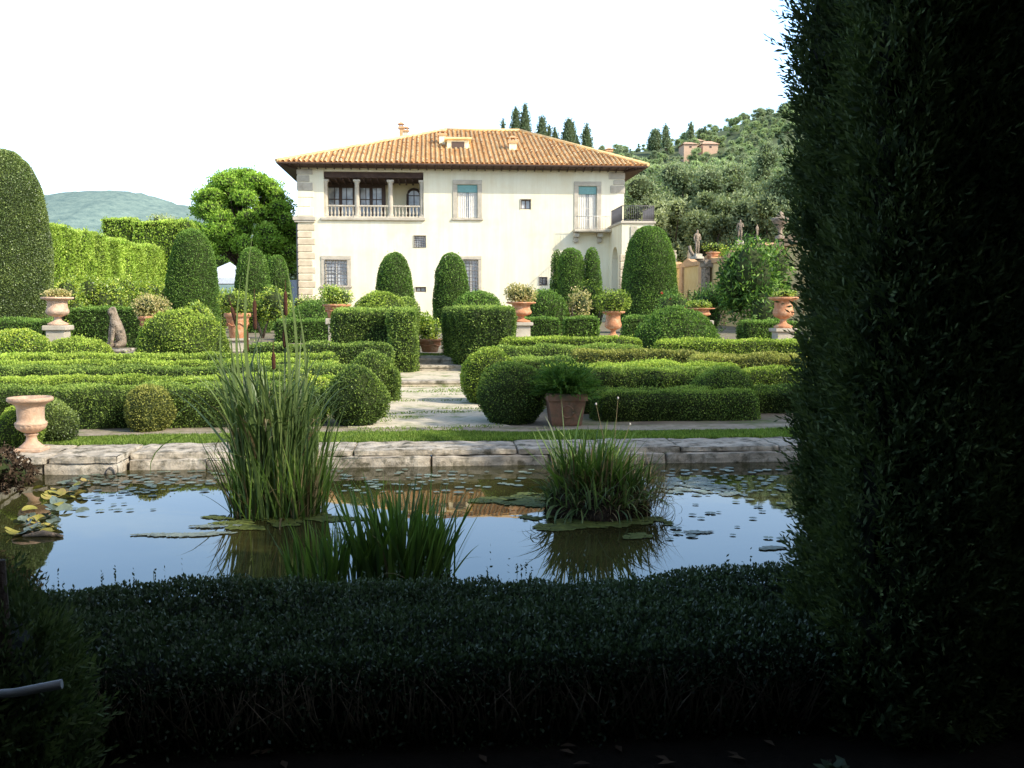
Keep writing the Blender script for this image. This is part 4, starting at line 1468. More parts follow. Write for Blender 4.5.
# columns
zc0, zc1 = LG[2] + .0, lz1 - .56
for zx in (167, 248, 334, 415):
    x = vx(zx)
    m = MB()
    hh = zc1 - zc0
    m.box((0, 0, .07), (.46, .46, .14), M['stone'])
    m.lathe([(.22, .14), (.23, .2), (.19, .26), (.185, .4), (.19, hh * .4), (.16, hh - .35), (.19, hh - .3), (.17, hh - .26), (.24, hh - .15)], M['stone'], n=18)
    m.box((0, 0, hh - .075), (.5, .5, .15), M['stone'])
    m.build('column', villa, (x, YV + .28, zc0))
# balustrade
zb0, zb1 = LG[2], vz(296)
bt = MB()
bt.b2(LG[0] + .003, LG[1] - .003, YV + .16, YV + .38, zb1 - .12, zb1, M['stone'], bev=.02)
bt.b2(LG[0] + .003, LG[1] - .003, YV + .17, YV + .37, zb0 + .002, zb0 + .1, M['stone'])
bal = bt.build('balustrade', villa)
hh = zb1 - .12 - zb0 - .1
bm_ = MB()
bm_.lathe([(.07, 0), (.07, .04), (.04, .08), (.045, hh * .15), (.085, hh * .3), (.075, hh * .42), (.04, hh * .62), (.035, hh * .8), (.06, hh * .88), (.065, hh)], M['stone'], n=10)
b0 = None
for k in range(27):
    x = LG[0] + .25 + k * (LG[1] - LG[0] - .5) / 26
    if min(abs(x - vx(z)) for z in (248, 334)) < .2:
        continue
    if b0 is None:
        b0 = bm_.build('baluster', bal, (x, YV + .27, zb0 + .1))
    else:
        c2 = b0.copy()
        COL.objects.link(c2)
        c2.parent = bal
        c2.location = (x, YV + .27, zb0 + .1)
# string course and loggia sill
m = MB()
m.b2(vx(156), vx(423), YV - .22, YV + .002, vz(336), vz(328), M['stone'], bev=.04)
m.build('loggia_sill', villa)
m = MB()
m.b2(vx(84), vx(143), YV - .25, YV + .002, vz(337), vz(327), M['stone'], bev=.04)
m.b2(vx(88), vx(140), YV - .18, YV + .001, vz(342), vz(337.2), M['stone'], bev=.03)
m.build('string_course', villa)
# quoins: many blocks of the same part, one mesh per corner
m = MB()
rq = np.random.default_rng(5)
k = 0
z = zB
while z < vz(345):
    w_ = 43 if k % 2 else 36
    m.b2(xL - .06, vx(97 + w_), YV - .06, YV + .5, z + .02, min(z + .5, vz(345)), M['quoin'], bev=.05)
    z += .52
    k += 1
for (za, zb2, w_) in ((326, 303, 45), (302, 280, 38), (279, 262, 47)):
    m.b2(xL - .05, vx(92 + w_), YV - .05, YV + .5, vz(za), vz(zb2), M['stucco'], bev=.04)
m.build('quoins', villa)
m = MB()
for (za, zb2, w_) in ((261, 240, 44), (239, 222, 36), (221, 206, 44)):
    m.b2(xL - .05, vx(92 + w_), YV - .05, YV + .5, vz(za), vz(zb2) - .02, M['stone'], bev=.04)
m.build('quoins', villa)
m = MB()
k = 0
for (za, zb2, w_) in ((261, 240, 38), (239, 226, 30), (225, 206, 42)):
    m.b2(vx(934 - w_), xR + .05, YV - .05, YV + .5, vz(za), vz(zb2) - .02, M['stone'], bev=.04)
m.build('quoins', villa)

# roof
ov = 1.5
ex0, ex1, ey0, ey1 = vx(44) + .2, vx(982), YV - ov, YB + ov
ze = vz(196)
rx0, rx1 = at(446, 131, YV + 11)[0], at(519, 131, YV + 11)[0]
ry = (ey0 + ey1) / 2
zr = at(470, 131, ry)[1]
A_, B_, C_, D_ = [np.array(p) for p in ((ex0, ey0, ze), (ex1, ey0, ze), (ex1, ey1, ze), (ex0, ey1, ze))]
R0, R1 = np.array((rx0, ry, zr)), np.array((rx1, ry, zr))


def tiled(mb, e0, e1, t0, t1, pitch=.36, rng=RNG):
    """corrugated clay tiling on the slope e0-e1 (eave) to t0-t1 (ridge or peak)"""
    e0, e1, t0, t1 = map(lambda p: np.array(p, float), (e0, e1, t0, t1))
    u = unit(e1 - e0)
    L = np.linalg.norm(e1 - e0)
    nrm = unit(np.cross(e1 - e0, t0 - e0))
    v = unit(np.cross(nrm, u))
    a0, a1 = (t0 - e0) @ u, (t1 - e0) @ u
    Hh = (t0 - e0) @ v
    n = int(L / pitch)
    pw = L / n
    tl = .42
    for i in range(n):
        c_ = (i + .5) * pw
        lim = Hh
        if c_ < a0:
            lim = Hh * c_ / a0
        elif c_ > a1:
            lim = Hh * (L - c_) / (L - a1)
        rows = max(1, int(lim / tl))
        jt = rng.normal(0, .02)
        ang = np.linspace(0, PI, 6)
        for j in range(rows + 1):
            s0 = j * tl
            s1 = min(s0 + tl * 1.05, lim)
            if s1 <= s0:
                continue
            r0, r1 = pw * .34, pw * .27
            dx = jt + rng.normal(0, .008)
            off = c_ + dx
            lift = .035
            ring0 = [e0 + u * (off + r0 * math.cos(a)) + v * s0 + nrm * (lift + r0 * .9 * math.sin(a)) for a in ang]
            ring1 = [e0 + u * (off + r1 * math.cos(a)) + v * s1 + nrm * (lift - .02 + r1 * .9 * math.sin(a)) for a in ang]
            V = ring0 + ring1
            tv = np.clip(rng.normal(.66, .2), 0, 1)
            if rng.uniform() < .05:
                tv = .1
            mb.add(V, [[k, k + 1, k + 7, k + 6] for k in range(5)], M['tile'], tv, True)
    q = [e0, e1, t1 + 0 * t1, t0]
    if np.linalg.norm(t1 - t0) < .01:
        mid = (e0 + e1) / 2
        mb.add([e0, mid, e1, t0], [[0, 1, 2, 3]], M['tile'], .12)
    else:
        mb.add(q, [[0, 1, 2, 3]], M['tile'], .12)


rr_ = np.random.default_rng(8)
m = MB()
tiled(m, A_, B_, R0, R1, rng=rr_)
tiled(m, B_, C_, R1, R1, rng=rr_)
tiled(m, C_, D_, R1, R0, .7, rng=rr_)
tiled(m, D_, A_, R0, R0, rng=rr_)
for a, b in ((A_, R0), (B_, R1), (R0, R1), (D_, R0), (C_, R1)):
    m.tube([a + [0, 0, .08], b + [0, 0, .1]], .14, M['tile'], 8, .5)
roof = m.build('roof', villa)
m = MB()
# sloped dark soffit + fascia
in_ = [np.array(p) for p in ((xL, YV, zE), (xR, YV, zE), (xR, YB, zE), (xL, YB, zE))]
out = [p + np.array([0, 0, -.1]) for p in (A_, B_, C_, D_)]
for i in range(4):
    j = (i + 1) % 4
    m.add([out[i], out[j], in_[j] + [0, 0, -.0], in_[i]], [[0, 3, 2, 1]], M['wood'])
    m.add([out[i], out[j], out[j] + [0, 0, .09], out[i] + [0, 0, .09]], [[0, 1, 2, 3]], M['wood'])
nr = 44
for i in range(nr):
    x = ex0 + .3 + i * (ex1 - ex0 - .6) / (nr - 1)
    xx = min(max(x, xL), xR)
    m.tube([[x, ey0 + .1, ze - .16], [xx, YV, zE - .07]], .05, M['wood'], 4)
m.build('eaves', villa)
# dormer
dx0, dx1 = vx(480), vx(535)
dy = YV + 3.6


def zat(py, Y):
    return at(470, py, Y)[1]


m = MB()
z0d, z1d = zat(152, dy), zat(140, dy)
dx0, dx1 = at(447, 145, dy)[0], at(469, 145, dy)[0]
m.b2(dx0, dx1, dy, dy + 4, z0d - .6, z1d, M['stucco_in'])
m.b2(dx0 - .2, dx1 + .2, dy - .25, dy + 4.2, z1d + .003, z1d + .18, M['tile'], bev=.04, tint=.6)
d_ = m.build('dormer', roof)
m = MB()
m.b2(dx0 + .35, dx1 - .35, dy - .03, dy - .004, z0d - .05, z1d - .15, M['darkframe'])
d2 = m.build('dormer_window', roof)


def chimney(px0, px1, pyt, pyb, Y, mat='stucco', name='chimney'):
    m = MB()
    x0, x1 = at(px0, pyt, Y)[0], at(px1, pyt, Y)[0]
    z1, z0 = zat(pyt, Y), zat(pyb, Y)
    h = z1 - z0
    m.b2(x0 + .1, x1 - .1, Y, Y + (x1 - x0) - .2, z0, z1 - h * .25, M[mat])
    m.b2(x0, x1, Y - .1, Y + (x1 - x0) - .1, z1 - h * .25 + .003, z1 - h * .15, M['cap'])
    for a in (x0 + .16, x1 - .16):
        m.b2(a - .07, a + .07, Y + .0, Y + .14, z1 - h * .15 + .003, z1 - h * .05, M[mat])
    xm, ym = (x0 + x1) / 2, Y + (x1 - x0) / 2 - .1
    hw = (x1 - x0) / 2 + .05
    zt_ = z1 - h * .05
    b_ = [[xm - hw, ym - hw, zt_], [xm + hw, ym - hw, zt_], [xm + hw, ym + hw, zt_], [xm - hw, ym + hw, zt_]]
    rd = [[xm - .05, ym, z1 + .12], [xm + .05, ym, z1 + .12]]
    m.add(b_ + rd, [[0, 1, 5, 4], [2, 3, 4, 5], [0, 1, 2, 3]], M['cap'])
    m.add([b_[1], b_[2], rd[1], (np.array(b_[1]) + rd[1]) / 2], [[0, 1, 2, 3]], M['cap'])
    m.add([b_[3], b_[0], (np.array(b_[0]) + rd[0]) / 2, rd[0]], [[0, 1, 2, 3]], M['cap'])
    m.build(name, roof)


chimney(438, 447, 131, 150, YV + 5)
chimney(508, 518, 136, 162, YV + 3.2)
chimney(606, 613, 147, 158, YV + 7, 'stone')
chimney(398, 404, 124, 146, YV + 13, 'cap')
chimney(402, 409, 128, 146, YV + 14, 'stucco')
# altana roof behind the ridge
m = MB()
ya = YV + 13
xa, xb = at(490, 131, ya)[0], at(527, 131, ya)[0]
za = zat(134, ya)
m.b2(xa + .2, xb - .2, ya, ya + 3, za - 1.5, za, M['stucco_in'])
tiled(m, (xa - .1, ya - .5, za), (xb + .1, ya - .5, za), (xa + .8, ya + 1.5, za + .55), (xb - .8, ya + 1.5, za + .55), rng=rr_)
tiled(m, (xb + .1, ya + 3.5, za), (xa - .1, ya + 3.5, za), (xb - .8, ya + 1.5, za + .55), (xa + .8, ya + 1.5, za + .55), rng=rr_)
m.build('roof_lantern', roof)

# balcony in front of the door, joining the projecting terrace wing
bz = vz(357)
bx0, bx1 = vx(800), vx(892)
bal2 = MB()
bal2.b2(bx0, bx1, YV - 1.1, YV - .003, bz - .2, bz, M['stone'], bev=.04)
balc = bal2.build('balcony', villa)
for zx in (808, 868):
    x = vx(zx)
    m = MB()
    m.b2(x - .2, x + .2, YV - .75, YV - .003, bz - .55, bz - .204, M['stone'], bev=.05)
    m.b2(x - .17, x + .17, YV - .4, YV - .004, bz - .95, bz - .554, M['stone'], bev=.07)
    m.build('bracket', balc)


def railing(pts, h, parent, step=.13, mt='iron'):
    m = MB()
    for a, b in zip(pts[:-1], pts[1:]):
        a, b = np.array(a, float), np.array(b, float)
        L = np.linalg.norm(b - a)
        k = max(2, int(L / step))
        m.tube([a + [0, 0, h], b + [0, 0, h]], .03, M[mt], 5)
        m.tube([a + [0, 0, .08], b + [0, 0, .08]], .022, M[mt], 5)
        for i in range(k + 1):
            p = a + (b - a) * i / k
            m.tube([p, p + np.array([0, 0, h])], .017, M[mt], 4)
    return m.build('railing', parent)


tx0, tx1 = at(622, 220, YV - 5)[0], at(654, 220, YV - 5)[0]
ty0 = YV - 5
tz = at(640, 221, ty0)[1]
bxr = bx1
railing([(bx0 + .1, YV - 1.0, bz), (bx1 - .0, YV - 1.0, bz)], .95, balc, .2, 'whiteframe')
# wing
wg = MB()
for a, b in zip(np.linspace(ty0, YV - .01, 2)[:-1], np.linspace(ty0, YV - .01, 2)[1:]):
    pass
# left side wall with an arch: piers and an arched head
lxw = tx0
m = MB()
zTop = tz - .2
ay0, ay1 = ty0 + 1.4, YV - 1.2
zs_ = zTop - 2.6
arcN = 12
rad_ = (ay1 - ay0) / 2
cy = (ay0 + ay1) / 2
for (a, b) in ((ty0, ay0), (ay1, YV - .003)):
    m.b2(lxw, lxw + .5, a, b, zB, zTop, M['stucco'])
pts = [(cy - rad_ * math.cos(t_), zs_ + rad_ * .95 * math.sin(t_)) for t_ in np.linspace(0, PI, arcN + 1)]
for (p, q_) in zip(pts[:-1], pts[1:]):
    m.add([[lxw, p[0], p[1]], [lxw, q_[0], q_[1]], [lxw, q_[0], zTop], [lxw, p[0], zTop]], [[0, 3, 2, 1]], M['stucco'])
    m.add([[lxw + .5, p[0], p[1]], [lxw + .5, q_[0], q_[1]], [lxw + .5, q_[0], zTop], [lxw + .5, p[0], zTop]], [[0, 1, 2, 3]], M['stucco'])
    m.add([[lxw, p[0], p[1]], [lxw, q_[0], q_[1]], [lxw + .5, q_[0], q_[1]], [lxw + .5, p[0], p[1]]], [[0, 1, 2, 3]], M['stucco'])
# front wall and right wall
m.b2(lxw + .5, tx1, ty0 + .02, ty0 + .4, zB, zTop, M['stucco'])
m.b2(tx1 - .4, tx1, ty0 + .42, YV + 1, zB, zTop, M['stucco'])
m.build('wing_wall', villa)
m = MB()
m.b2(lxw - .12, tx1 + .12, ty0 - .12, YV - 1.12, zTop + .003, tz, M['stone'], bev=.04)
m.b2(bx1 + .01, tx1 + .12, YV - 1.1, YV - .01, zTop + .003, tz - .002, M['stone'], bev=.03)
tr_ = m.build('terrace_floor', villa)
railing([(bx1 + .05, YV - 1.0, tz), (lxw, YV - 1.4, tz), (lxw, ty0, tz), (tx1, ty0, tz), (tx1, YV - 1.2, tz)], 1.05, tr_)
m = MB()
m.b2(lxw + .62, lxw + 1.1, ty0 - .08, ty0 + .017, zB, zTop - .15, M['stone'], bev=.02)
for k in range(9):
    z = zB + k * .55
    m.b2(lxw - .1, lxw + .5, ty0 - .06, ty0 + .5, z, z + .5, M['quoin'], bev=.04)
m.build('pier', villa)
# wall lamp
m = MB()
X_ = at(360, 290, YV)[0]
# drainpipe at left corner
m.tube([[xL - .12, YV + .2, zB], [xL - .12, YV + .2, vz(345)]], .05, M['iron'], 6)
m.build('drainpipe', villa)

# ------------------------------------------------------------------ tent + panel left of the villa
X, z0 = at(225, 290, 66)
t = thing('garden_tent', 'pale blue peaked garden tent behind the clipped cones', 'tent', (X, 66, TZ))
zt = at(236, 262, 66)[1] - TZ
ze_ = at(225, 274, 66)[1] - TZ
m = MB()
a_ = 1.6
pk = [.35, 0, zt]
c4 = [[-a_, -a_, ze_ - .3], [a_, -a_, ze_ - .3], [a_, a_, ze_ - .3], [-a_, a_, ze_ - .3]]
for i in range(4):
    j = (i + 1) % 4
    mid = [(c4[i][k] + c4[j][k]) / 2 for k in range(3)]
    m.add([c4[i], mid, c4[j], pk], [[0, 1, 2, 3]], M['canvas'])
    m.add([c4[i], c4[j], [c4[j][0], c4[j][1], c4[j][2] - .35], [c4[i][0], c4[i][1], c4[i][2] - .35]], [[0, 1, 2, 3]], M['canvas'])
m.build('canopy', t)
for sx in (-1, 1):
    for sy in (-1, 1):
        m = MB()
        m.tube([[sx * a_, sy * a_, 0], [sx * a_, sy * a_, ze_ - .3]], .04, M['pipe'], 6)
        m.build('pole', t)
X = at(292, 290, 78)[0]
m = MB()
for i in range(6):
    m.b2(X - 1.2 + i * .4, X - .82 + i * .4, 78, 78.1, TZ, at(290, 280, 78)[1], M['fence'], bev=.01)
m.b2(X - 1.2, X + 1.2, 78.1, 78.16, 1.0, 1.12, M['fence'])
tag(m.build('board_fence'), 'grey board fence between the narrow cone and the villa corner', 'fence')


# ------------------------------------------------------------------ trees
def tree(name, label, X, Y, z0, H, R, mat, seed, blobs=16, leaf=.22, n=9000, trunk=.35, base=.3, group=None, flatt=1.0, bs=1.0, loc=None, needles=False, cat='tree', core=True, up=.2, gapfrac=.4, shape='round', tclr='bark', lean=0.0):
    rng = np.random.default_rng(seed)
    t = thing(name, label, cat, (X, Y, z0), group)
    m = MB()
    top = H * (base + .35)
    k = 7
    pts = [[lean * i / k * H + .02 * H * math.sin(i * 1.3 + seed), .02 * H * math.cos(i * 1.7 + seed), top * i / k] for i in range(k + 1)]
    m.tube(pts, np.linspace(trunk, trunk * .35, k + 1), M[tclr], 8)
    f = MB()
    cs = []
    for i in range(blobs):
        if shape == 'cone':
            hz = rng.uniform(.1, 1)
            rad = R * (1 - hz) * .75 + .1 * R
            a = rng.uniform(0, 6.28)
            rr = rad * math.sqrt(rng.uniform(0, 1)) * .7
            c_ = np.array([rr * math.cos(a), rr * math.sin(a), H * (base + (1 - base) * hz * .93)])
            Rb = np.array([1, 1, .9]) * (R * .42 * (1.1 - hz * .7))
        else:
            d = unit(rng.normal(size=3))
            if shape == 'umbrella':
                d[2] = abs(d[2]) * .9 - .12
            q_ = rng.uniform(.5, .92) if i > 1 else .2
            c_ = np.array([d[0] * R * q_, d[1] * R * q_, H * base + H * (1 - base) * (.5 + .5 * d[2] * q_ * 1.15)])
            if shape == 'umbrella':
                c_[2] = H * base + H * (1 - base) * (.25 + .62 * max(d[2], -.1))
            Rb = np.array([1, 1, .8 * flatt]) * R * rng.uniform(.28, .42) * bs
        cs.append((c_, Rb))
        if rng.uniform() < .8 and shape != 'cone':
            a0 = np.array(pts[int(k * rng.uniform(.5, .95))])
            md = (a0 + c_) / 2 + rng.normal(size=3) * R * .05
            m.tube([a0, md, c_], [trunk * .35, trunk * .22, trunk * .08], M[tclr], 6)
    tot = sum((b[1] ** 2).sum() for b in cs)
    for c_, Rb in cs:
        nn = int(n * (Rb ** 2).sum() / tot)
        d = unit(rng.normal(size=(nn, 3)))
        P = c_ + d * Rb * (rng.uniform(.62, 1.06, (nn, 1))) * (1 + .16 * nz(d * 3 + c_, 2.2, seed)[:, None])
        ti = .45 + .3 * d[:, 2] + rng.normal(size=nn) * .18  # light tops and dark undersides: crown shading put into the tint
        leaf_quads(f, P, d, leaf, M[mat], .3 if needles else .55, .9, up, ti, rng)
        if core:
            V, F = lathe_core([(math.cos(a) * .62, math.sin(a) * .62) for a in np.linspace(-1.5, 1.5, 7)], 10)
            f.add(V * Rb + c_, F, M['core'])
    m.build('trunk', t)
    f.build('crown', t)
    return t


# umbrella pine
X, zt = at(243, 163, 86)
tree('umbrella_pine', 'broad bright green umbrella pine behind the left corner of the villa', X, 86, TZ, (zt - TZ) * 1.22, 5.3, 'pine', 401, 150, .2, 80000, .4, .12, None, .8, .52, needles=False, up=.6, shape='umbrella')
tree('olive_tree', 'grey green tree behind the high hedge block on the left', at(170, 230, 110)[0], 110, TZ, at(170, 210, 110)[1], 3.2, 'olive', 402, 14, .3, 5000, .25, .3)
tree('olive_tree', 'dull green tree showing below the umbrella pine limbs', at(285, 240, 100)[0], 100, TZ, at(285, 222, 100)[1], 3.6, 'olive', 403, 14, .3, 5000, .25, .2)
tree('small_tree', 'tiny distant tree above the end of the long hedge', at(140, 226, 125)[0], 125, TZ, at(140, 219, 125)[1], 2.2, 'olive', 404, 8, .35, 1500, .2, .5)

# big trees behind the ochre wall
big = [(640, 188, 92, 5.2, 'oak', 'round', 'broad evergreen directly right of the villa roof corner'), (667, 198, 84, 3.6, 'olive', 'round', 'pale leafy tree beside the terrace railing'),
       (690, 170, 96, 5.0, 'oak', 'round', 'large evergreen with light tips behind the ochre wall'), (728, 176, 90, 4.4, 'oak', 'round', 'dark evergreen behind the terrace shrub'),
       (765, 128, 112, 6.2, 'oak', 'cone', 'tall dark conifer standing above the others'), (752, 180, 92, 3.6, 'olive', 'round', 'greyish tree in front of the tall dark conifer'),
       (782, 175, 80, 4.2, 'oak', 'round', 'dark tree nearest the tall cypress edge'), (808, 165, 76, 4.6, 'oak', 'round', 'dark tree just behind the tall cypress hedge'),
       (705, 196, 82, 3.2, 'oak', 'round', 'lower dark tree over the slim stone figure'), (660, 178, 110, 5.0, 'hilltree', 'round', 'lighter green tree higher behind the railing')]
for i, (px, pyt, Y, R, mt, sh, lb) in enumerate(big):
    X, zt = at(px, pyt, Y)
    tree('broadleaf_tree' if sh == 'round' else 'conifer_tree', lb, X, Y, TZ, zt - TZ, R, mt, 420 + i, 20, .26, 14000, .35, .1, 'trees behind the ochre wall', shape=sh)

# right hill
def hill_h(x, y):
    u_ = np.clip((y - 95) / 330, 0, 1)
    ridge = 52 + .17 * np.clip(x, -40, 400)
    return TZ + (u_ ** 1.0) * ridge * (1 + .05 * np.sin(x * .05) + .04 * np.sin(y * .03 + 1)) - 6 * np.clip((-x - 0) / 60, 0, 3)


m = MB()
gx = np.linspace(-120, 420, 90)
gy = np.linspace(96, 560, 70)
GX, GY = np.meshgrid(gx, gy, indexing='ij')
GZ = hill_h(GX, GY)
GZ = GZ * np.clip((GX + 60) / 60, 0, 1) - .3
V = np.stack([GX, GY, GZ], -1).reshape(-1, 3)
ids = np.arange(90 * 70).reshape(90, 70)
F = np.stack([ids[:-1, :-1], ids[1:, :-1], ids[1:, 1:], ids[:-1, 1:]], -1).reshape(-1, 4)
m.add(V, F, surf('hill_ground', [(0.3, (0.08, 0.11, 0.05)), (0.7, (0.16, 0.19, 0.09))], .1), smooth=True)
tag(m.build('hill'), kind='structure')


def hz_(x, y):
    return float(hill_h(np.array(x), np.array(y)) * min(max((x + 60) / 60, 0), 1) - .3)


protos = []
for i in range(7):
    mt = ['hilltree', 'olive', 'hilltree', 'oak', 'hilltree', 'olive', 'hilldark'][i]
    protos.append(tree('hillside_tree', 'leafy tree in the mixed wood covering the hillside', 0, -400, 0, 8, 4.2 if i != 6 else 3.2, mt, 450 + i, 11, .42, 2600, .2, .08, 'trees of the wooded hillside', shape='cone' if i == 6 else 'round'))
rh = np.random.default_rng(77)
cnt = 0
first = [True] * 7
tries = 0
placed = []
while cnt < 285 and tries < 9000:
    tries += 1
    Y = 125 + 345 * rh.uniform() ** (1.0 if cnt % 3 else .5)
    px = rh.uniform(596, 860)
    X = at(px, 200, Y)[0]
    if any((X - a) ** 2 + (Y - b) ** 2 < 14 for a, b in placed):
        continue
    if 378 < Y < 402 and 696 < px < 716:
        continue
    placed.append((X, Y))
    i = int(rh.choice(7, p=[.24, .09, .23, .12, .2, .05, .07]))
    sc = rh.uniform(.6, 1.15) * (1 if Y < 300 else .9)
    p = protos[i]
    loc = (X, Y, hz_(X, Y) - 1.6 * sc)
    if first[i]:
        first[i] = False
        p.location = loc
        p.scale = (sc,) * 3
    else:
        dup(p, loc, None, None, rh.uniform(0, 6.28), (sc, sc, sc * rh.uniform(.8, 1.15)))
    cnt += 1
# slope continuing right behind the dark hedge is left bare (outside the view)


def cypress(label, px, pyt, pyb, wpx, Y, seed, group='slim cypresses on the ridge behind the villa', mat='hilldark'):
    X, zt = at(px, pyt, Y)
    zb_ = at(px, pyb, Y)[1]
    h = zt - zb_
    r = wpx / 2 * Y / 1000
    t = thing('cypress_tree', label, 'cypress', (X, Y, zb_), group)
    mm = MB()
    mm.tube([[0, 0, -.3], [0, 0, h * .3]], [r * .22, r * .15], M['bark'], 6)
    mm.build('trunk', t)
    V, F = lathe_core([(r * .4, h * .06), (r * .8, h * .14), (r, h * .35), (r * .9, h * .6), (r * .62, h * .82), (r * .3, h * .95), (.02, h)], 14)
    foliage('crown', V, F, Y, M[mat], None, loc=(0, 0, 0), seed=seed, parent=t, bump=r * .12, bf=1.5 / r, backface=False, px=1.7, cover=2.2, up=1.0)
    return t


cy_ = [(503, 118, 6, 'short cypress at the left end of the ridge row'), (516, 106, 9, 'tall cypress, left of the closely set pair'), (525, 102, 9, 'tallest cypress, right of the closely set pair'), (542, 115, 10, 'cypress just right of the tallest pair'),
       (549, 124, 6, 'small cypress tucked behind its taller neighbour'), (555, 126, 7, 'lower cypress left of the fat dark one'), (569, 119, 13, 'fat dark cypress over the right roof slope'), (577, 134, 6, 'small cypress between the last two'), (587, 122, 9, 'rightmost cypress of the ridge row')]
for i, (px, pt, wd, lb) in enumerate(cy_):
    cypress(lb, px, pt, 165, wd * 1.25, 170, 500 + i)
for i, (px, pt, pb, wd, Y, lb) in enumerate([(691, 121, 150, 8, 405, 'tall cypress left of the village houses'), (705, 126, 139, 6, 410, 'small pointed cypress above the pink roofs'), (700, 129, 138, 3, 410, 'thin cypress left of the small pointed one'),
                                             (745, 124, 150, 7, 405, 'slim cypress between the village houses'), (768, 108, 120, 8, 430, 'cypress high on the skyline at the right'), (779, 124, 152, 6, 400, 'slim cypress beside the tall conifer'), (785, 103, 122, 13, 430, 'bushy dark cypress highest on the skyline'),
                                             (666, 124, 150, 8, 400, 'dark cypress left on the hill skyline'), (655, 128, 152, 14, 410, 'rounded dark cypress at the left of the skyline')]):
    cypress(lb, px, pt, pb, wd, Y, 520 + i, 'cypresses scattered on the right hill')


# village houses
def house(label, px0, px1, py_e, py_b, py_r, Y, wall='terra'):
    X0, z1 = at(px0, py_e, Y)
    X1, z0 = at(px1, py_b, Y)
    zr_ = at(px0, py_r, Y)[1]
    t = thing('village_house', label, 'house', ((X0 + X1) / 2, Y, z0), 'village houses on the hill')
    w_ = (X1 - X0) / 2
    h = z1 - z0
    mm = MB()
    mm.b2(-w_, w_, 0, 8, -9, h, M[wall])
    mm.build('wall', t)
    mm = MB()
    e_ = .6
    rz_ = zr_ - z0
    a = [[-w_ - e_, -e_, h], [w_ + e_, -e_, h], [w_ + e_, 8 + e_, h], [-w_ - e_, 8 + e_, h], [-w_ * .5, 4, rz_ + .6], [w_ * .5, 4, rz_ + .6]]
    mm.add(a, [[0, 1, 5, 4], [2, 3, 4, 5]], M['terra'], .55)
    mm.add([a[1], a[2], a[5], [(a[1][k] + a[5][k]) / 2 for k in range(3)]], [[0, 1, 2, 3]], M['tile'], .5)
    mm.add([a[3], a[0], [(a[0][k] + a[4][k]) / 2 for k in range(3)], a[4]], [[0, 1, 2, 3]], M['tile'], .5)
    r_ = mm.build('roof', t)
    for k in range(max(1, int(w_ / 1.6))):
        x = -w_ + (k + .5) * 2 * w_ / max(1, int(w_ / 1.6))
        mm = MB()
        mm.b2(x - .45, x + .45, -.06, -.01, h * .35, h * .7, M['darkframe'])
        mm.build('window', t)
    return t


house('pink roofed house left in the village on the hill', 694, 704, 141, 147, 139, 400)
house('long low roofed house in the middle of the village', 703, 718, 144, 150, 141, 385)
house('small house with pink roof right of the slim cypress', 748, 758, 138, 145, 135, 400)
house('house partly hidden low on the left of the village', 684, 697, 144, 150, 142, 380)

# distant hills on the left
m = MB()
gx = np.linspace(-1500, 700, 180)
gy = np.linspace(900, 3000, 60)
GX, GY = np.meshgrid(gx, gy, indexing='ij')
pxs = [-400, 0, 60, 100, 125, 150, 185, 230, 300, 380, 480, 900]
tops = [190, 203, 201, 196, 195, 197, 208, 216, 222, 224, 226, 228]
PX = 430 + GX / 2000 * 1000
top_y = np.interp(PX, pxs, tops)
Hh = (305 - top_y) / 1000 * 2000
prof = np.exp(-((GY - 2000) / 420) ** 2)
gn = nz(np.stack([GX.ravel(), GY.ravel(), 0 * GX.ravel()], 1), .012, 9).reshape(GX.shape)
GZ = Hh * prof * (1 + .03 * gn) + RNG.uniform(-2.2, 2.2, GX.shape)
V = np.stack([GX, GY, GZ], -1).reshape(-1, 3)
ids = np.arange(180 * 60).reshape(180, 60)
F = np.stack([ids[:-1, :-1], ids[1:, :-1], ids[1:, 1:], ids[:-1, 1:]], -1).reshape(-1, 4)
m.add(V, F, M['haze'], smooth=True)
tag(m.build('hills'), kind='structure')

# ------------------------------------------------------------------ near box hedge (shaded)
V, F = rbox_core(2.8, .54, .165, .08, step=.06)
V[:, 2] += .165
near = thing('box_hedge', 'dark shaded low box hedge in the foreground with bare twiggy front', 'hedge', (-.5, 4.05, 0))
rng = np.random.default_rng(600)
N, A = grid_normals(V, F)
V2 = V + N * (nz(V, 7, 3) * .02 + nz(V, 19, 4) * .012)[:, None]
mb = MB()
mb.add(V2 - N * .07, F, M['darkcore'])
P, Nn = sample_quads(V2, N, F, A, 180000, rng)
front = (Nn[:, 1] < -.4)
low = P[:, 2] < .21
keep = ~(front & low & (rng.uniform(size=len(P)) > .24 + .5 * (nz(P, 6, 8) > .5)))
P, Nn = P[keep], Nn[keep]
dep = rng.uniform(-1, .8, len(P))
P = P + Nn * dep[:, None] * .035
leaf_quads(mb, P, Nn, .019, M['near_box'], .55, .7, .5, .45 + .3 * dep + rng.normal(size=len(P)) * .22, rng)  # inner leaves darker: shade of the gaps put into the tint
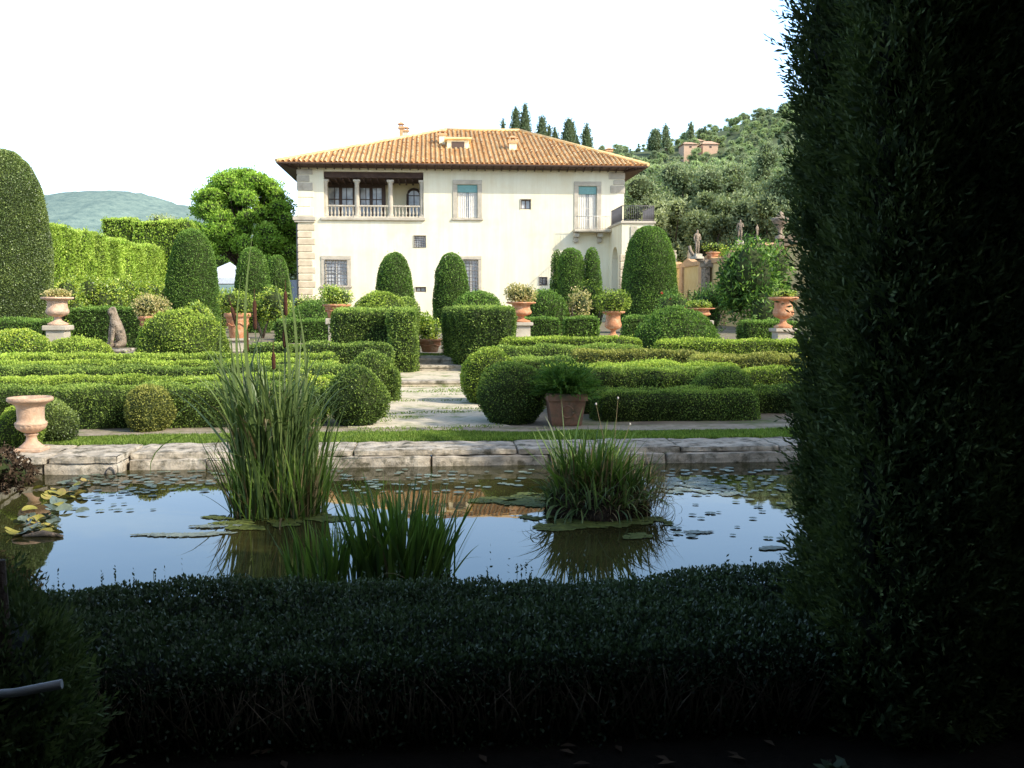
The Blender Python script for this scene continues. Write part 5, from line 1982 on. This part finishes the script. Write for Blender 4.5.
# upright shoots above the top
k = 900
sx = rng.uniform(-2.8, 2.2, k)
sy = rng.uniform(-.48, .48, k)
hh = rng.exponential(.022, k) + .015
for j in range(9):
    q_ = np.stack([sx, sy, .33 + hh * j / 5], 1)
    d = unit(np.stack([rng.normal(size=k), rng.normal(size=k), np.full(k, .9)], 1))
    leaf_quads(mb, q_, d, .018, M['near_box'], .5, .3, .2, rng.uniform(.3, .9, k), rng)
mb.build('foliage', near)
tw = MB()
for i in range(900):
    x = rng.uniform(-2.75, 1.9)
    y = -.52 + rng.uniform(0, .1)
    dx = rng.normal(0, .045)
    p0 = [x, y, 0]
    p1 = [x + dx, y - rng.uniform(0, .06), .12 + rng.uniform(0, .05)]
    p2 = [x + dx * 2 + rng.normal(0, .03), y - rng.uniform(-.02, .06), .2 + rng.uniform(0, .1)]
    tw.tube([p0, p1, p2], [.0035, .0028, .0015], M['darktwig'], 4)
tw.build('twigs', near)

# ------------------------------------------------------------------ tall dark cypress hedge on the right


def cyp_wall(x0, x1, y0, y1, h, label, seed, dens=2600, r=.25, spr=.11, name='cypress_hedge', cat='hedge', step=.12, k=7, taper=0, bump=.06):
    V, F = rbox_core((x1 - x0) / 2, (y1 - y0) / 2, h / 2, r, step=step)
    V[:, 2] += h / 2
    rng = np.random.default_rng(seed)
    N, A = grid_normals(V, F)
    V2 = V + N * (nz(V * np.array([1, 1, .35]), 7, seed) * bump + nz(V * np.array([1, 1, .4]), 22, seed + 1) * bump * .4)[:, None]
    mb = MB()
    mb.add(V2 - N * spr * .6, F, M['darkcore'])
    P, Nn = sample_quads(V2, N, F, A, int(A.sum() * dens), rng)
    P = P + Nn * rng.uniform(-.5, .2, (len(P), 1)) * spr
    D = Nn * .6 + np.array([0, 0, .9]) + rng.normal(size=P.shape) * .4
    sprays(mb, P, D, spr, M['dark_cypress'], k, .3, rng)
    o = mb.build(name, None, ((x0 + x1) / 2, (y0 + y1) / 2, 0))
    tag(o, label, cat)
    return o


xe = at(806, 400, 4.08)[0]
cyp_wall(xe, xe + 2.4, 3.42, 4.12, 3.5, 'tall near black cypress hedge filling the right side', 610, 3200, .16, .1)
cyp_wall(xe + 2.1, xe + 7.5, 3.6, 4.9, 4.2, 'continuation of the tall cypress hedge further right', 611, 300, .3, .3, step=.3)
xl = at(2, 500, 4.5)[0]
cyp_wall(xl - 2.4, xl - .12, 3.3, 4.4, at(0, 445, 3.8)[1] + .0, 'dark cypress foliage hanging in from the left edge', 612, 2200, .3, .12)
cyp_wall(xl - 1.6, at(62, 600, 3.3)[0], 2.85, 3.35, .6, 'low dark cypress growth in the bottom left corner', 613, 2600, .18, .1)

# dark shrub with reddish leaves over the left pond edge
shrub('dark_shrub', 'dark purplish leaved shrub hanging over the left pond edge', at(-12, 500, 8)[0], 8.0, 0, .42, .5, .55, 'root', .04, 5200, 620, 9)

# outside the picture: cypress row, and hedges and trees added to shade the foreground
cyp_wall(3.4, 4.6, -9, 2.6, 6.0, 'tall cypress hedge to the right of the viewpoint', 614, 160, .3, .4, step=.4)
cyp_wall(-9, 3.4, -5.2, -4.0, 3.2, 'tall cypress hedge behind the viewpoint', 615, 160, .3, .4, step=.4)
cyp_wall(-5.6, -4.4, -9, 2.2, 4.5, 'tall cypress hedge to the left of the viewpoint', 616, 160, .3, .4, step=.4)
for i, (x, y, H, r) in enumerate([(10.8, 4.6, 9.4, 1.0), (12.5, 4.2, 11.0, 1.1), (14.2, 4.4, 13.0, 1.4), (16.4, 4.0, 13.2, 1.5), (18.7, 4.3, 13.4, 1.5), (21, 4.0, 13.4, 1.5), (23.4, 4.4, 13.6, 1.6), (26, 4.2, 13.6, 1.6)]):
    t = thing('cypress_tree', 'tall cypress in the row beyond the right hedge', 'cypress', (x, y, 0), 'cypress row beyond the right hedge')
    mm = MB()
    mm.tube([[0, 0, 0], [0, 0, 2]], [.2, .15], M['bark'], 7)
    mm.build('trunk', t)
    V, F = lathe_core([(r * .7, .3), (r, 2), (r * 1.05, H * .5), (r * .95, H * .75), (r * .75, H * .9), (r * .3, H * .98), (.02, H)], 16)
    foliage('crown', V, F, 40, M['dark_cypress'], None, seed=700 + i, parent=t, bump=.12, bf=1.5, backface=False, lsize=.3, cover=1.8, up=1.0)
for i, (x, y, H, R) in enumerate([(2.4, -2.0, 7.0, 3.0), (-2.2, -1.4, 6.6, 3.0)]):  # unseen trees added to keep sky light off the foreground
    tree('shade_tree', ['spreading evergreen standing behind the viewpoint to the right', 'spreading evergreen standing behind the viewpoint to the left'][i], x, y, 0, H, R, 'dark_cypress', 720 + i, 26, .2, 26000, .2, .5)

# ------------------------------------------------------------------ water plants


def blades(mb, n, cx, cy, z, rx, ry, length, width, mat, rng, lean=.25, droop=.3, lvar=.35, bendtop=False, segs=9, fan=True):
    s = np.linspace(0, 1, segs + 1)
    for i in range(n):
        a = rng.uniform(0, 2 * PI)
        q_ = math.sqrt(rng.uniform())
        bx, by = cx + rx * q_ * math.cos(a), cy + ry * q_ * math.sin(a)
        az_ = a + rng.normal(0, .8) if fan else rng.uniform(0, 2 * PI)
        L = length * rng.uniform(1 - lvar, 1.0)
        ln = abs(rng.normal(0, lean)) * (.5 + q_)
        dr = abs(rng.normal(0, droop))
        ang = ln + dr * s ** 2.2 * 2.2
        ds = L / segs
        hx = np.concatenate([[0], np.cumsum(np.sin(ang[:-1]) * ds)])
        hz2 = np.concatenate([[0], np.cumsum(np.cos(ang[:-1]) * ds)])
        P = np.stack([bx + hx * math.cos(az_), by + hx * math.sin(az_), z + hz2], 1)
        ta = az_ + PI / 2 + rng.normal(0, .6)
        sd = np.array([math.cos(ta), math.sin(ta), 0])
        tw = np.stack([math.cos(0) * sd] * (segs + 1)) 
        wv = width * rng.uniform(.7, 1.2) * np.clip(1.05 - s ** 2.5, .05, 1) * (.8 + .3 * np.minimum(1, s * 5))
        V = np.concatenate([P - tw * wv[:, None] / 2, P + tw * wv[:, None] / 2])
        k = segs + 1
        F = [[j, j + k, j + k + 1, j + 1] for j in range(segs)]
        t0 = rng.uniform(.1, .85)
        mb.add(V, F, mat, np.clip(t0 + .2 * (s[:-1] - .5), 0, 1), True)


rng = np.random.default_rng(800)
# cattail clump
X, Y = gnd(277, 512, WZ)
Y = 8.45
X = at(279, 500, Y)[0]
t = thing('cattail_clump', 'tall cattail clump with brown heads rising from the pond at the left', 'reeds', (X, Y, WZ))
m = MB()
blades(m, 230, 0, 0, -.05, .36, .3, 1.25, .018, M['cattail'], rng, .09, .35, .5)
blades(m, 260, 0, 0, -.05, .4, .32, .9, .015, M['iris'], rng, .2, .3, .5)
blades(m, 130, -.02, 0, .3, .26, .18, 1.25, .024, M['cattail'], rng, .13, .7, .4)
blades(m, 45, -.05, 0, .5, .3, .25, .7, .018, M['dry'], rng, .3, .8, .5)
blades(m, 34, -.14, 0, .5, .25, .2, 1.0, .022, M['cattail'], rng, .3, 1.0, .3)
blades(m, 16, -.3, 0, .7, .16, .2, .95, .026, M['cattail'], rng, .5, 1.0, .3)
m.build('green_blades', t)
m = MB()
blades(m, 130, 0, 0, -.03, .38, .3, .75, .015, M['dry'], rng, .3, .5, .6)
m.build('dry_blades', t)
# two very tall straight leaves reaching the villa
m = MB()
for (x0, x1, y1, w_) in ((-.05, 259, 232, .03), (.02, 281, 262, .03), (-.06, 247, 275, .026), (.08, 292, 300, .028), (-.12, 228, 310, .026), (0, 270, 280, .03)):
    X2, Z2 = at(x1, y1, Y)
    P0 = np.array([x0, 0, .2])
    P1 = np.array([X2 - X, 0, Z2 - WZ])
    s = np.linspace(0, 1, 13)[:, None]
    P = P0 + (P1 - P0) * s + np.array([-.16 if x1 < 262 else .13, 0, 0]) * np.sin(s * PI * .9)
    wv = w_ * np.clip(1.05 - s ** 3, .05, 1)
    V = np.concatenate([P - wv * [.5, .1, 0], P + wv * [.5, .1, 0]])
    m.add(V, [[j, j + 13, j + 14, j + 1] for j in range(12)], M['cattail'], .7, True)
m.build('tall_blades', t)
for (px, py0, py1) in ((254, 300, 330), (246, 330, 352), (236, 306, 326), (285, 291, 316), (273, 352, 370), (284, 330, 348)):
    Xh, Zt_ = at(px, py0, Y)
    Zb_ = at(px, py1, Y)[1]
    dx = Xh - X
    lean_ = (-.05 if px == 236 else 0)
    hm = MB()
    hm.lathe([(.001, 0), (.014, .008), (.0165, .03), (.0165, Zt_ - Zb_ - .03), (.009, Zt_ - Zb_ - .006), (.003, Zt_ - Zb_), (.0025, Zt_ - Zb_ + .09), (.0005, Zt_ - Zb_ + .1)], M['brown'], n=10)
    hd = hm.build('cattail_head', t, (dx, .02, Zb_ - WZ))
    hd.rotation_euler = (0, lean_ * 5, 0)
    sm = MB()
    sm.tube([[dx * .35, .02, 0], [dx * .7, .02, (Zb_ - WZ) * .5], [dx, .02, Zb_ - WZ]], [.006, .005, .004], M['cattail'], 5)
    sm.build('stalk', t)

# near iris clump
t = thing('iris_clump', 'bright green iris blades standing in the pond behind the near hedge', 'reeds', (at(402, 560, 6.4)[0], 6.4, WZ))
m = MB()
blades(m, 240, 0, 0, -.05, .28, .2, .74, .026, M['iris'], rng, .22, .14, .5)
blades(m, 110, -.46, .0, -.05, .28, .18, .5, .018, M['iris'], rng, .2, .25, .6)
blades(m, 26, .22, 0, -.05, .12, .12, .6, .014, M['iris'], rng, .6, .3, .4)
m.build('green_blades', t)
m = MB()
blades(m, 12, -.1, 0, -.03, .3, .2, .4, .014, M['dry'], rng, .3, .4, .4)
m.build('dry_blades', t)

# sedge mound
Yc = 8.35
Xc = at(600, 500, Yc)[0]
t = thing('sedge_mound', 'rounded root mound topped with arching sedge in the middle of the pond', 'reeds', (Xc, Yc, WZ))
V, F = lathe_core([(.43, -.05), (.44, .04), (.4, .12), (.33, .2), (.2, .25), (.01, .27)])
m = MB()
N, A = grid_normals(V, F)
V = V + N * (nz(V, 9, 4) * .035)[:, None]
m.add(V, F, M['soil'], smooth=True)
P, Nn = sample_quads(V, N, F, A, 9000, rng)
leaf_quads(m, P, Nn, .07, M['root'], .1, .8, -.9, None, rng)
m.build('root_mound', t)
m = MB()
blades(m, 230, -.12, -.02, .2, .27, .22, .6, .019, M['iris'], rng, .35, .35, .5)
blades(m, 420, -.05, -.16, .1, .44, .3, .4, .015, M['cattail'], rng, .9, 1.0, .4)
blades(m, 160, .12, -.05, .22, .3, .25, .42, .015, M['iris'], rng, .6, .6, .5)
blades(m, 220, .1, -.15, .08, .42, .28, .3, .011, M['dry'], rng, 1.0, 1.0, .4)
blades(m, 5, -.3, -.1, .3, .06, .06, .68, .02, M['iris'], rng, .25, .15, .2)
m.build('green_blades', t)
m = MB()
blades(m, 130, -.08, -.04, .2, .32, .25, .46, .014, M['dry'], rng, .5, .5, .5)
blades(m, 260, .34, -.02, .1, .22, .2, .48, .0035, M['dry'], rng, .4, .2, .5)
blades(m, 60, .42, -.05, 0, .16, .2, .3, .003, M['root'], rng, .6, .2, .5)
m.build('dry_blades', t)
m = MB()
for px, py in ((618, 398), (596, 404), (630, 424)):
    Xf, Zf = at(px, py, Yc)
    m.tube([[.1, 0, .3], [Xf - Xc, 0, Zf - WZ]], [.003, .0015], M['dry'], 4)
    m.lathe([(.001, -.012), (.01, 0), (.001, .012)], M['whiteframe'], (Xf - Xc, 0, Zf - WZ), 8)
m.build('flower_stalks', t)

# algae mats


def mat_blob(name, label, px, py, wx_, wy_, matn, seed, z=.004, cat='pond weed', holes=.0):
    """floating weed: irregular overlapping flecks, dense in the middle and broken at the rim"""
    rg = np.random.default_rng(seed)
    X, Y = gnd(px, py, WZ)
    n = int(2600 * wx_ * wy_ / .18) + 60
    a = rg.uniform(0, 2 * PI, n)
    q = np.sqrt(rg.uniform(0, 1, n)) * 1.15
    lim = .95 + .22 * np.sin(3 * a + seed) + .14 * np.sin(7 * a + seed * 2)
    P = np.stack([wx_ * q * np.cos(a), wy_ * q * np.sin(a), np.zeros(n)], 1)
    k = (q < lim) & (nz(P + seed, 17, seed) > -.35 + .5 * (q > .8 * lim) - .5 * (q < .5))
    P = P[k]
    n = len(P)
    m = MB()
    r = rg.uniform(.008, .03, n)
    th0 = rg.uniform(0, 6.28, n)
    V = np.zeros((n, 8, 3))
    for j in range(8):
        t_ = th0 + j * PI / 4
        rr = r * rg.uniform(.6, 1.2, n)
        V[:, j, 0] = P[:, 0] + rr * np.cos(t_)
        V[:, j, 1] = P[:, 1] + rr * np.sin(t_)
        V[:, j, 2] = WZ + z + rg.uniform(0, .004, n)
    V = V.reshape(-1, 3) + np.array([X, Y, 0])
    b_ = np.arange(n)[:, None] * 8
    F = np.concatenate([b_ + np.array([[0, 1, 2, 3]]), b_ + np.array([[0, 3, 4, 7]]), b_ + np.array([[4, 5, 6, 7]])])
    m.add(V, F, M[matn])
    tag(m.build(name), label, cat, kind='stuff')


mat_blob('algae_mat', 'green algae mat around the base of the cattail clump', 278, 520, .62, .32, 'algae', 1)
mat_blob('algae_mat', 'green algae mat around the base of the sedge mound', 590, 522, .66, .3, 'algae', 2)
mat_blob('algae_mat', 'small detached algae patch in front of the sedge mound', 640, 537, .13, .1, 'algae', 3, .006)
mat_blob('algae_mat', 'pale scum sheet on the water right of the sedge mound', 690, 487, .42, .5, 'scum', 4, .005)
mat_blob('algae_mat', 'dark green algae patch behind the sedge mound at its left', 520, 500, .4, .3, 'algae', 5, .005)
mat_blob('algae_mat', 'thin floating scum streak on the open water at the left', 185, 535, .42, .06, 'scum', 6, .005)
mat_blob('algae_mat', 'thin scum streak left of the cattail clump', 215, 527, .2, .05, 'scum', 7, .007)
mat_blob('algae_mat', 'small scum patch on the bright water at the right', 700, 533, .16, .06, 'scum', 8, .005)
mat_blob('algae_mat', 'small scum patch close to the near hedge at the right', 770, 548, .1, .07, 'scum', 9, .005)

# lily pads: individual copies
def pad_mesh(R, mat, seed, curl=.0):
    rg = np.random.default_rng(seed)
    n = 14
    th = np.linspace(.2, 2 * PI - .2, n + 1)
    V = [[0, 0, 0]]
    V += [[R * .55 * math.cos(a), R * .55 * math.sin(a), curl * .2 * R] for a in th]
    V += [[R * (1 + rg.normal(0, .03)) * math.cos(a), R * (1 + rg.normal(0, .03)) * math.sin(a), curl * R * (.5 + .5 * math.sin(a * 2 + seed))] for a in th]
    F = []
    for i in range(n):
        F.append([1 + i, 2 + n + i, 3 + n + i, 2 + i])
    for i in range(0, n, 2):
        F.append([0, 1 + i, 2 + i, 3 + i])
    m = MB()
    m.add(V, F, M[mat], rg.uniform(0, 1, len(F)) * .3 + rg.uniform(0, .7))
    return m


rp = np.random.default_rng(900)
pro = [tag(pad_mesh(.05, 'pad', 30 + i).build('lily_pad'), 'small green lily pad floating among others near the far kerb', 'lily pad', 'small green lily pads near the far kerb') for i in range(5)]
used = [False] * 5
spots = []


def pads(n, pxr, pyr):
    k = 0
    while k < n:
        px, py = rp.uniform(*pxr), rp.uniform(*pyr)
        X, Y = gnd(px, py, WZ)
        if Y > YF - .12 or (abs(px - 280) < 62 and py > 478) or (abs(px - 600) < 62 and py > 470):
            continue
        if X < XL + .3 - (YF - Y) * -.15:
            continue
        if any((X - a) ** 2 + (Y - b) ** 2 < .005 for a, b in spots):
            continue
        spots.append((X, Y))
        i = int(rp.integers(5))
        if used[i]:
            c_ = pro[i].copy()
            COL.objects.link(c_)
        else:
            c_ = pro[i]
            used[i] = True
        c_.location = (X, Y, WZ + .008 + .0004 * (k % 12))
        c_.rotation_euler = (0, 0, rp.uniform(0, 6.28))
        s = rp.uniform(.45, 1.05)
        c_.scale = (s, s, 1)
        k += 1


pads(85, (60, 230), (470, 492))
pads(22, (70, 160), (490, 512))
pads(70, (330, 560), (470, 494))
pads(85, (660, 785), (468, 496))
pads(20, (640, 785), (500, 545))
pro2 = None
for i in range(58):
    px, py = rp.uniform(8, 84), rp.uniform(480, 540)
    if px > 60 and py > 515:
        px -= 30
    X, Y = gnd(px, py, WZ)
    if X < XL + .42 + (YF - Y) * .12:
        X += .25
    o = tag(pad_mesh(rp.uniform(.04, .07), 'pad' if i % 5 < 3 else 'pad_yellow', 60 + i, .3).build('lily_leaf', None, (X, Y, WZ + .02)), 'larger raised lily leaf crowded in the sunny left corner of the pond', 'lily leaf', 'larger lily leaves in the left pond corner')
    o.rotation_euler = (rp.normal(0, .25), rp.normal(0, .25), rp.uniform(0, 6.28))
# rock-like dead trunk piece at left pond edge
X, Y = gnd(42, 537, WZ)
m = MB()
m.tube([[-.14, 0, .0], [0, .02, .015], [.16, -.02, .0]], [.008, .025, .01], M['statue'], 8)
tag(m.build('floating_branch', None, (X, Y, WZ + .01)), 'pinkish curved dead leaf floating low at the left pond edge', 'dead leaf')

# ------------------------------------------------------------------ foreground bits
X0, Z0 = at(-30, 696, 2.7)
X1, Z1 = at(62, 684, 2.7)
m = MB()
m.tube([[X0, 2.7, Z0], [(X0 + X1) / 2, 2.69, (Z0 + Z1) / 2 - .004], [X1, 2.7, Z1]], [.012, .012, .013], M['pipe'], 10)
tag(m.build('pale_pipe'), 'short pale pipe lying across the bottom left corner', 'pipe')
X0, Z0 = at(-20, 540, 3.1)
m = MB()
a, b = at(10, 700, 3.0), at(0, 560, 3.0)
m.tube([[a[0], 3.0, 0], [a[0], 3.0, .4], [b[0], 3.0, b[1]]], [.02, .018, .015], M['bark'], 7)
tag(m.build('thin_trunk'), 'thin bare brown stem at the left edge behind the pipe', 'stem')
# small leafy plant bottom right and fallen leaves
X, Y = gnd(812, 757, 0)
shrub('small_plant', 'small broad leaved plant on the ground at the foot of the cypress', X, min(Y, 3.3) - .1, 0, .09, .07, .07, 'near_box', .05, 26, 950, 3, cat='plant')
lf = []
for i in range(16):
    px, py = rp.uniform(60, 780), rp.uniform(745, 768)
    X, Y = gnd(px, py, 0)
    m = MB()
    m.add([[-.03, 0, 0], [0, -.014, .006], [.035, 0, .002], [0, .014, .007]], [[0, 1, 2, 3]], M['root'], rp.uniform(.5,1))
    o = tag(m.build('fallen_leaf', None, (X, Y, .012)), 'dry fallen leaf on the dark soil before the near hedge', 'fallen leaf', 'dry fallen leaves in the foreground')
    o.rotation_euler = (0, 0, rp.uniform(0, 6.28))
